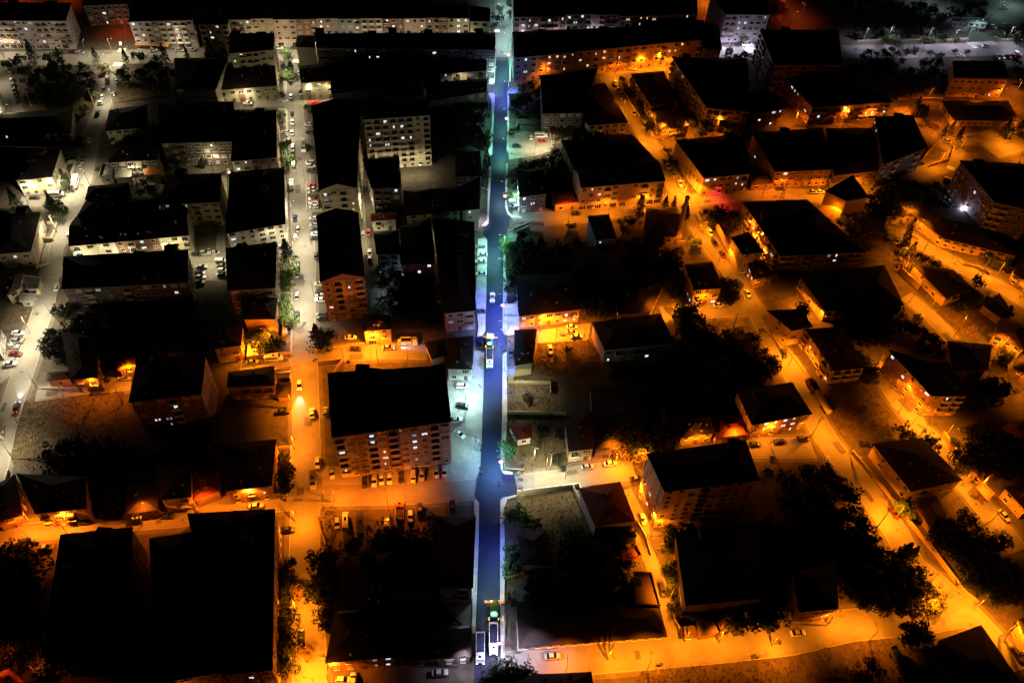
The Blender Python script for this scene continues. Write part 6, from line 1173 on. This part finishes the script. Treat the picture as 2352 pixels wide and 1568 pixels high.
# garden trees plus infill added to keep unlit blocks black, as one mass
import numpy as np
def grove():
    V = []; F = []; M = []; base = 0
    for mt, cr, tr in GROVE:
        R_ = np.array(mt.to_3x3()); T_ = np.array(mt.translation)
        for me, mi in ((cr, 0), (tr, 1)):
            co = np.empty(len(me.vertices) * 3); me.vertices.foreach_get("co", co); co = co.reshape(-1, 3) @ R_.T + T_; V.append(co)
            F += [tuple(v + base for v in p.vertices) for p in me.polygons]; M += [mi] * len(me.polygons); base += len(me.vertices)
    me = bpy.data.meshes.new("dark_grove"); me.from_pydata(np.concatenate(V).tolist(), [], F); me.materials.append(mat("leaf_unlit_grove", (.012, .017, .009), .95, noise=(.8, .5))); me.materials.append(M_BARK); me.polygons.foreach_set("material_index", M); me.update()  # darker leaf copy: shade put into the colour so edges stay unlit
    o = obj("dark_grove", me); o["kind"] = "stuff"; o["label"] = "garden trees with added infill that keeps the unlit blocks black"; o["category"] = "trees"
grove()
# ------------------------------------------------------------------ people
def person_mesh(pose):
    bm_v = [(0, 0, .95), (0, 0, 1.15), (0, 0, 1.42), (0, 0, 1.52), (0, .01, 1.68), (-.1, 0, .9), (.1, 0, .9)]
    r = [.15, .14, .16, .06, .105, .1, .1]; e = [(0, 1), (1, 2), (2, 3), (3, 4), (0, 5), (0, 6)]
    st = .22 if pose else .04
    bm_v += [(-.12, st, .5), (-.12, st * .6, .06), (.12, -st, .5), (.12, -st * 1.6, .06), (-.12, st * .6 + .16, .04), (.12, -st * 1.6 + .16, .04)]; r += [.075, .05, .075, .05, .045, .045]; e += [(5, 7), (7, 8), (6, 9), (9, 10), (8, 11), (10, 12)]
    bm_v += [(-.2, 0, 1.4), (-.27, .06 * pose, 1.12), (-.24, .24 * pose + .05, .9), (.2, 0, 1.4), (.27, .02, 1.12), (.25, .2 * pose + .05, .92)]; r += [.065, .048, .04, .065, .048, .04]; e += [(2, 13), (13, 14), (14, 15), (2, 16), (16, 17), (17, 18)]
    me = bpy.data.meshes.new("person_base"); me.from_pydata(bm_v, e, []); o = bpy.data.objects.new("person_base", me); COL.objects.link(o)
    sk = o.modifiers.new("skin", 'SKIN'); ss = o.modifiers.new("sub", 'SUBSURF'); ss.levels = 1
    for i, v in enumerate(me.skin_vertices[0].data): v.radius = (r[i], r[i]); v.use_root = (i == 0)
    dg = bpy.context.evaluated_depsgraph_get(); m2 = bpy.data.meshes.new_from_object(o.evaluated_get(dg)); bpy.data.objects.remove(o)
    m2.materials.clear()
    for m in (mat("trousers", (.03, .03, .05), .9), mat("work_jacket", (.1, .1, .12), .9), mat("skin_tone", (.4, .25, .18), .7), mat("hair", (.02, .015, .01), .9)): m2.materials.append(m)
    for p in m2.polygons: z = p.center.z; x = abs(p.center.x); p.material_index = 0 if z < .95 and x < .21 else (2 if (z > 1.5 or (x > .2 and z < .95)) else 1); 
    for p in m2.polygons:
        if p.center.z > 1.72 or (p.center.z > 1.6 and p.center.y < -.03): p.material_index = 3
    m2.name = "person"; return m2
PM = [person_mesh(0), person_mesh(1)]
M_VEST = mat("orange_vest", (.6, .16, .03), .8); M_VESTY = mat("yellow_vest", (.5, .5, .05), .8); M_LIGHTJ = mat("pale_jacket", (.4, .4, .38), .9)
PPL = [("d3 1300 830", 0, 'd', "dark jacket standing on the new asphalt at the side lane"), ("d3 1268 940", 1, 'o', "orange vest walking on the new asphalt near the crossing"), ("d3 1105 690", 0, 'd', "dark jacket, upper one of three at the forecourt's edge"), ("d3 1112 735", 1, 'd', "dark jacket, middle of three at the forecourt's edge"), ("d3 1128 735", 0, 'w', "pale jacket at the forecourt's edge near crossing"),
       ("d3 1070 395", 0, 'w', "pale jacket beside the dark pole shadows"), ("d3 1105 440", 1, 'd', "dark jacket beside the sign stand"), ("d3 1112 490", 0, 'd', "dark jacket, lowest in the forecourt group"), ("d3 1045 360", 0, 'd', "dark clothes, topmost in the forecourt group"), ("c3 1100 1235", 1, 'd', "dark jacket with long shadow on pale pavement"), ("c3 1110 1245", 0, 'w', "pale jacket beside the other pavement walker"),
       ("c3 1335 830", 0, 'd', "dark clothes right of the paver, upper"), ("c3 1342 880", 1, 'd', "dark clothes right of the paver, lower"), ("c3 1260 850", 1, 'o', "orange vest beside the dump truck's bed"), ("c3 1410 770", 0, 'd', "dark jacket on the right pavement near the paver"), ("c3 1130 800", 0, 'o', "orange vest left of the paving machine"), ("c3 1280 800", 0, 'o', "orange vest at the paver's right wing"), ("c3 1130 580", 0, 'd', "dark jacket on the left pavement above the crossing"),
       ("e3 1335 770", 0, 'o', "orange vest right of the lower paving machine"), ("e3 1190 780", 1, 'y', "yellow vest left of the lower paving machine"), ("e3 1225 740", 0, 'o', "orange vest behind the lower paver's screed"), ("b1 855 585", 0, 'd', "dark coat right of the parked white bus, upper"), ("b1 880 600", 1, 'd', "dark coat right of the parked white bus, lower"), ("c1 315 470", 0, 'w', "pale clothes on the left verge"), ("c1 380 470", 1, 'd', "dark clothes beside the left verge walker"),
       ("b3 1130 860", 0, 'd', "dark clothes at the cafe terrace"), ("b3 1440 255", 0, 'd', "dark clothes on the vacant lot edge"), ("a3 1340 570", 0, 'd', "dark clothes where the fresh asphalt begins"), ("b3 1160 1145", 0, 'd', "dark jacket on left pavement's curved corner"), ("c4 1920 540", 0, 'd', "dark clothes on the amber soil edge")]
for s, po, c, lab in PPL:
    g = gp(*pts(s)[0]); r = obj("person", PM[po], None, (g.x, g.y, .4), random.random() * 6.28); tag(r, "person in " + lab, "person")
    if c != 'd':
        r.material_slots[1].link = 'OBJECT'; r.material_slots[1].material = {'o': M_VEST, 'y': M_VESTY, 'w': M_LIGHTJ}[c]
# ------------------------------------------------------------------ small street things
def bins(s, where):
    ps = pts(s); rk = ranks(ps)
    for i, p in enumerate(ps):
        g = gp(*p); r = thing("waste_container", f"galvanised waste container {where}" + (", " + rk[i] if rk[i] else ""), "waste container", (g.x, g.y, 0), .3 * i, "waste containers"); b = MB(); b.hexa([(-.6, -.45, .15), (.6, -.45, .15), (.6, .45, .15), (-.6, .45, .15)], [(-.72, -.55, 1.15), (.72, -.55, 1.15), (.72, .55, 1.15), (-.72, .55, 1.15)]); obj("body", b.mesh("body", [M_STEEL]), r)
        b = MB(); b.hexa([(-.75, -.58, 1.152), (.75, -.58, 1.152), (.75, .58, 1.152), (-.75, .58, 1.152)], [(-.7, -.2, 1.4), (.7, -.2, 1.4), (.7, .2, 1.4), (-.7, .2, 1.4)]); obj("lid", b.mesh("lid", [M_HEAD]), r)
bins("d2 1460 990,1490 985", "at the lower crossing beside the dry shrub"); bins("e4 1005 1370,2045 1285", "on the bottom street"); bins("d3 1538 780,1530 880,1508 735", "on the pale side lane"); bins("c3 1962 690", "in the amber car park"); bins("d5 725 545,d4 2200 560", "in the dim street"); bins("b1 700 830", "beside the left junction garden"); bins("e2 1420 1318", "at the bottom corner of tree-lined street"); bins("c2 1690 965", "on the orange side lane")
# pergola beams over the alley yard
g0 = gpt("d4 880 1390")[0]; r = thing("pergola", "row of thin dark beams over the bright yard beside the alley", "pergola", (g0.x, g0.y, 0))
A_ = gpt("d4 880 1390,1060 1370"); B_ = gpt("e4 930 200,1130 180")
for k in range(8):
    t = k / 7; a = A_[0] * (1 - t) + B_[0] * t; c = A_[1] * (1 - t) + B_[1] * t; b = MB(); b.cyl((a.x - g0.x, a.y - g0.y, 2.6), (c.x - g0.x, c.y - g0.y, 2.6), .09, .09, 5); obj("beam", b.mesh("beam", [M_RAIL]), r)
    for q in (a, c): b = MB(); b.cyl((q.x - g0.x, q.y - g0.y, 0), (q.x - g0.x, q.y - g0.y, 2.55), .06, .06, 5); obj("pergola_post", b.mesh("pergola_post", [M_RAIL]), r)
# motorbikes
for i, (s, lab) in enumerate((("b2 190 1300", "motorbike between two parked cars in the white court"), ("c3 1165 925", "motorbike on the left pavement beside the dump truck"), ("a2 1083 905", "motorbike at the top of tree-lined street"), ("c2 1340 960", "motorbike at the orange crossing's corner"))):
    g = gp(*pts(s)[0]); r = thing("motorbike", lab, "motorbike", (g.x, g.y, .36), i * 1.3)
    for x in (-.65, .65): b = MB(); b.cyl((x, -.06, .3), (x, .06, .3), .3, .3, 12); obj("wheel", b.mesh("wheel", [M_BLACK]), r)
    b = MB(); b.hexa([(-.5, -.12, .4), (.5, -.12, .4), (.5, .12, .4), (-.5, .12, .4)], [(-.6, -.1, .75), (.35, -.14, .85), (.35, .14, .85), (-.6, .1, .75)]); obj("frame", b.mesh("frame", [cpaint('dark')]), r)
    b = MB(); b.cyl((.45, -.35, 1.0), (.45, .35, 1.0), .025, .025, 6); b.cyl((.62, 0, .3), (.45, 0, 1.0), .04, .03, 6); obj("handlebar", b.mesh("handlebar", [M_STEEL]), r)
# work signs and barrier stands by the forecourt
for i, s in enumerate(("d3 1040 380", "d3 1090 400")):
    g = gp(*pts(s)[0]); r = thing("work_sign", ("upper" if i == 0 else "lower") + " round work sign on a stand at the forecourt's edge", "sign", (g.x, g.y, 0)); b = MB(); b.cyl((0, 0, 0), (0, 0, 1.6), .03, .03, 6); obj("stand", b.mesh("stand", [M_STEEL]), r); b = MB(); b.cyl((0, -.02, 1.5), (0, .02, 1.5), .45, .45, 16); obj("sign_plate", b.mesh("sign_plate", [M_TRIM]), r)
# basketball-like frame on the lower right corner
g = gp(*pts("e5 1550 770")[0]); r = thing("metal_frame", "leaning gridded metal frame by the lower right street", "frame", (g.x, g.y, 0), .6); b = MB(); b.cyl((0, 0, 0), (1.2, 0, 3.4), .07, .06, 6); obj("post", b.mesh("post", [M_RAIL]), r)
b = MB()
for k in range(4): b.box(.8 + k * .45, .86 + k * .45, -.9, .9, 3.4, 3.46); b.box(.8, 2.25, -.9 + k * .58, -.85 + k * .58, 3.47, 3.52)
obj("grid", b.mesh("grid", [M_RAIL]), r)
# ------------------------------------------------------------------ weeds, rubble, leaf litter
def scatter(name, s, n, m, smin, smax, seed=1, flat=False, z=.0):
    P = [(p.x, p.y) for p in gpt(s)]; x0, x1 = min(p[0] for p in P), max(p[0] for p in P); y0, y1 = min(p[1] for p in P), max(p[1] for p in P); rnd = random.Random(seed); b = MB()
    def inside(x, y):
        c = False; j = len(P) - 1
        for i in range(len(P)):
            if (P[i][1] > y) != (P[j][1] > y) and x < (P[j][0] - P[i][0]) * (y - P[i][1]) / (P[j][1] - P[i][1]) + P[i][0]: c = not c
            j = i
        return c
    cl = [(rnd.uniform(x0, x1), rnd.uniform(y0, y1)) for _ in range(max(6, n // 60))]; k = 0
    while k < n:
        if rnd.random() < .6: c = rnd.choice(cl); x, y = rnd.gauss(c[0], 2.2), rnd.gauss(c[1], 2.2)
        else: x, y = rnd.uniform(x0, x1), rnd.uniform(y0, y1)
        k += 1
        if not inside(x, y): continue
        q = rnd.uniform(smin, smax); a = rnd.random() * 6.28; dx, dy = math.cos(a) * q, math.sin(a) * q; h = q * rnd.uniform(.5, 1.3)
        if flat: b.hexa([(x - dx, y - dy, z), (x + dy, y - dx, z), (x + dx, y + dy, z)], [(x - dx * .6, y - dy * .6, z + h * .6), (x + dy * .6, y - dx * .6, z + h * .5), (x + dx * .6, y + dy * .6, z + h * .7)])
        else: b.face([(x - dx, y - dy, z), (x + dx, y + dy, z), (x + dy * .3, y - dx * .3, z + h)]); b.face([(x - dy, y + dx, z), (x + dy, y - dx, z), (x + dx * .4, y + dy * .4, z + h)])
    if b.v:
        o = obj(name, b.mesh(name, [m])); o["kind"] = "stuff"; o["label"] = {"weeds": "patchy weeds and dry grass on bare ground", "rubble": "scattered rubble and litter"}[name]; o["category"] = name
for i, (s, n, c) in enumerate((("c3 1715 770,2240 740,2352 900,2352 1130,1680 1110", 2600, 'dry'), ("c5 410 1150,760 1150,900 1220,1040 1400,1080 1560,d5 1090 250,560 290,470 200,480 60,330 20", 3000, 'dry'), ("c1 130 1400,1290 1200,1300 1568,d1 1300 700,500 760,150 640,100 560,150 300", 5000, 'olive'),
        ("e4 860 1400,1500 1310,2352 1230,e5 1000 1050,1100 1400,900 1700,e4 1300 1800,700 1700", 4200, 'dry'), ("c5 1480 420,1900 230,2050 420,1960 640,1700 620", 2200, 'dry'), ("a1 1230 900,1700 830,1800 1080,1540 1120,1240 1080", 1200, 'olive'),
        ("d3 1400 100,2000 160,2010 600,1650 690,1400 640", 2600, 'olive'), ("c3 1410 1210,1900 1210,1900 1480,1400 1480", 1500, 'olive'), ("b3 1400 420,1800 300,1790 390,1500 480,1400 480", 1500, 'olive'), ("d3 1350 1090,1600 950,2070 870,2330 1568,1450 1568", 2600, 'olive'),
        ("d2 1400 1050,1560 1050,1560 1480,1400 1480", 1200, 'dry'), ("a1 200 1080,1000 1080,1000 1240,240 1230", 1200, 'green'), ("c4 1420 520,1750 500,1850 640,1500 640", 900, 'dry'), ("b5 600 900,1100 1200,1000 1250,700 1100", 1000, 'dry'))):
    scatter("weeds", s, n, LEAF[c], .1, .34, 11 + i)
for i, (s, n) in enumerate((("c1 300 1380,700 1400,500 1568,d1 300 150,480 300,150 500,250 100", 700), ("e4 850 1350,1300 1370,1250 1500,900 1500", 500), ("c5 700 1150,900 1230,1040 1420,980 1450", 350), ("c5 1700 560,2000 560,1900 680,1720 640", 350), ("d2 1430 1150,1560 1150,1560 1450,1430 1450", 300), ("e5 1150 1050,1500 1100,1500 1568,1100 1568", 500), ("e4 620 150,880 200,900 400,760 420", 250), ("d5 480 250,1060 200,1060 290,520 310", 250), ("c4 1900 1000,1500 1100,1600 600,1430 560", 120))):
    scatter("rubble", s, n, M_RUBBLE, .1, .3, 50 + i, True)
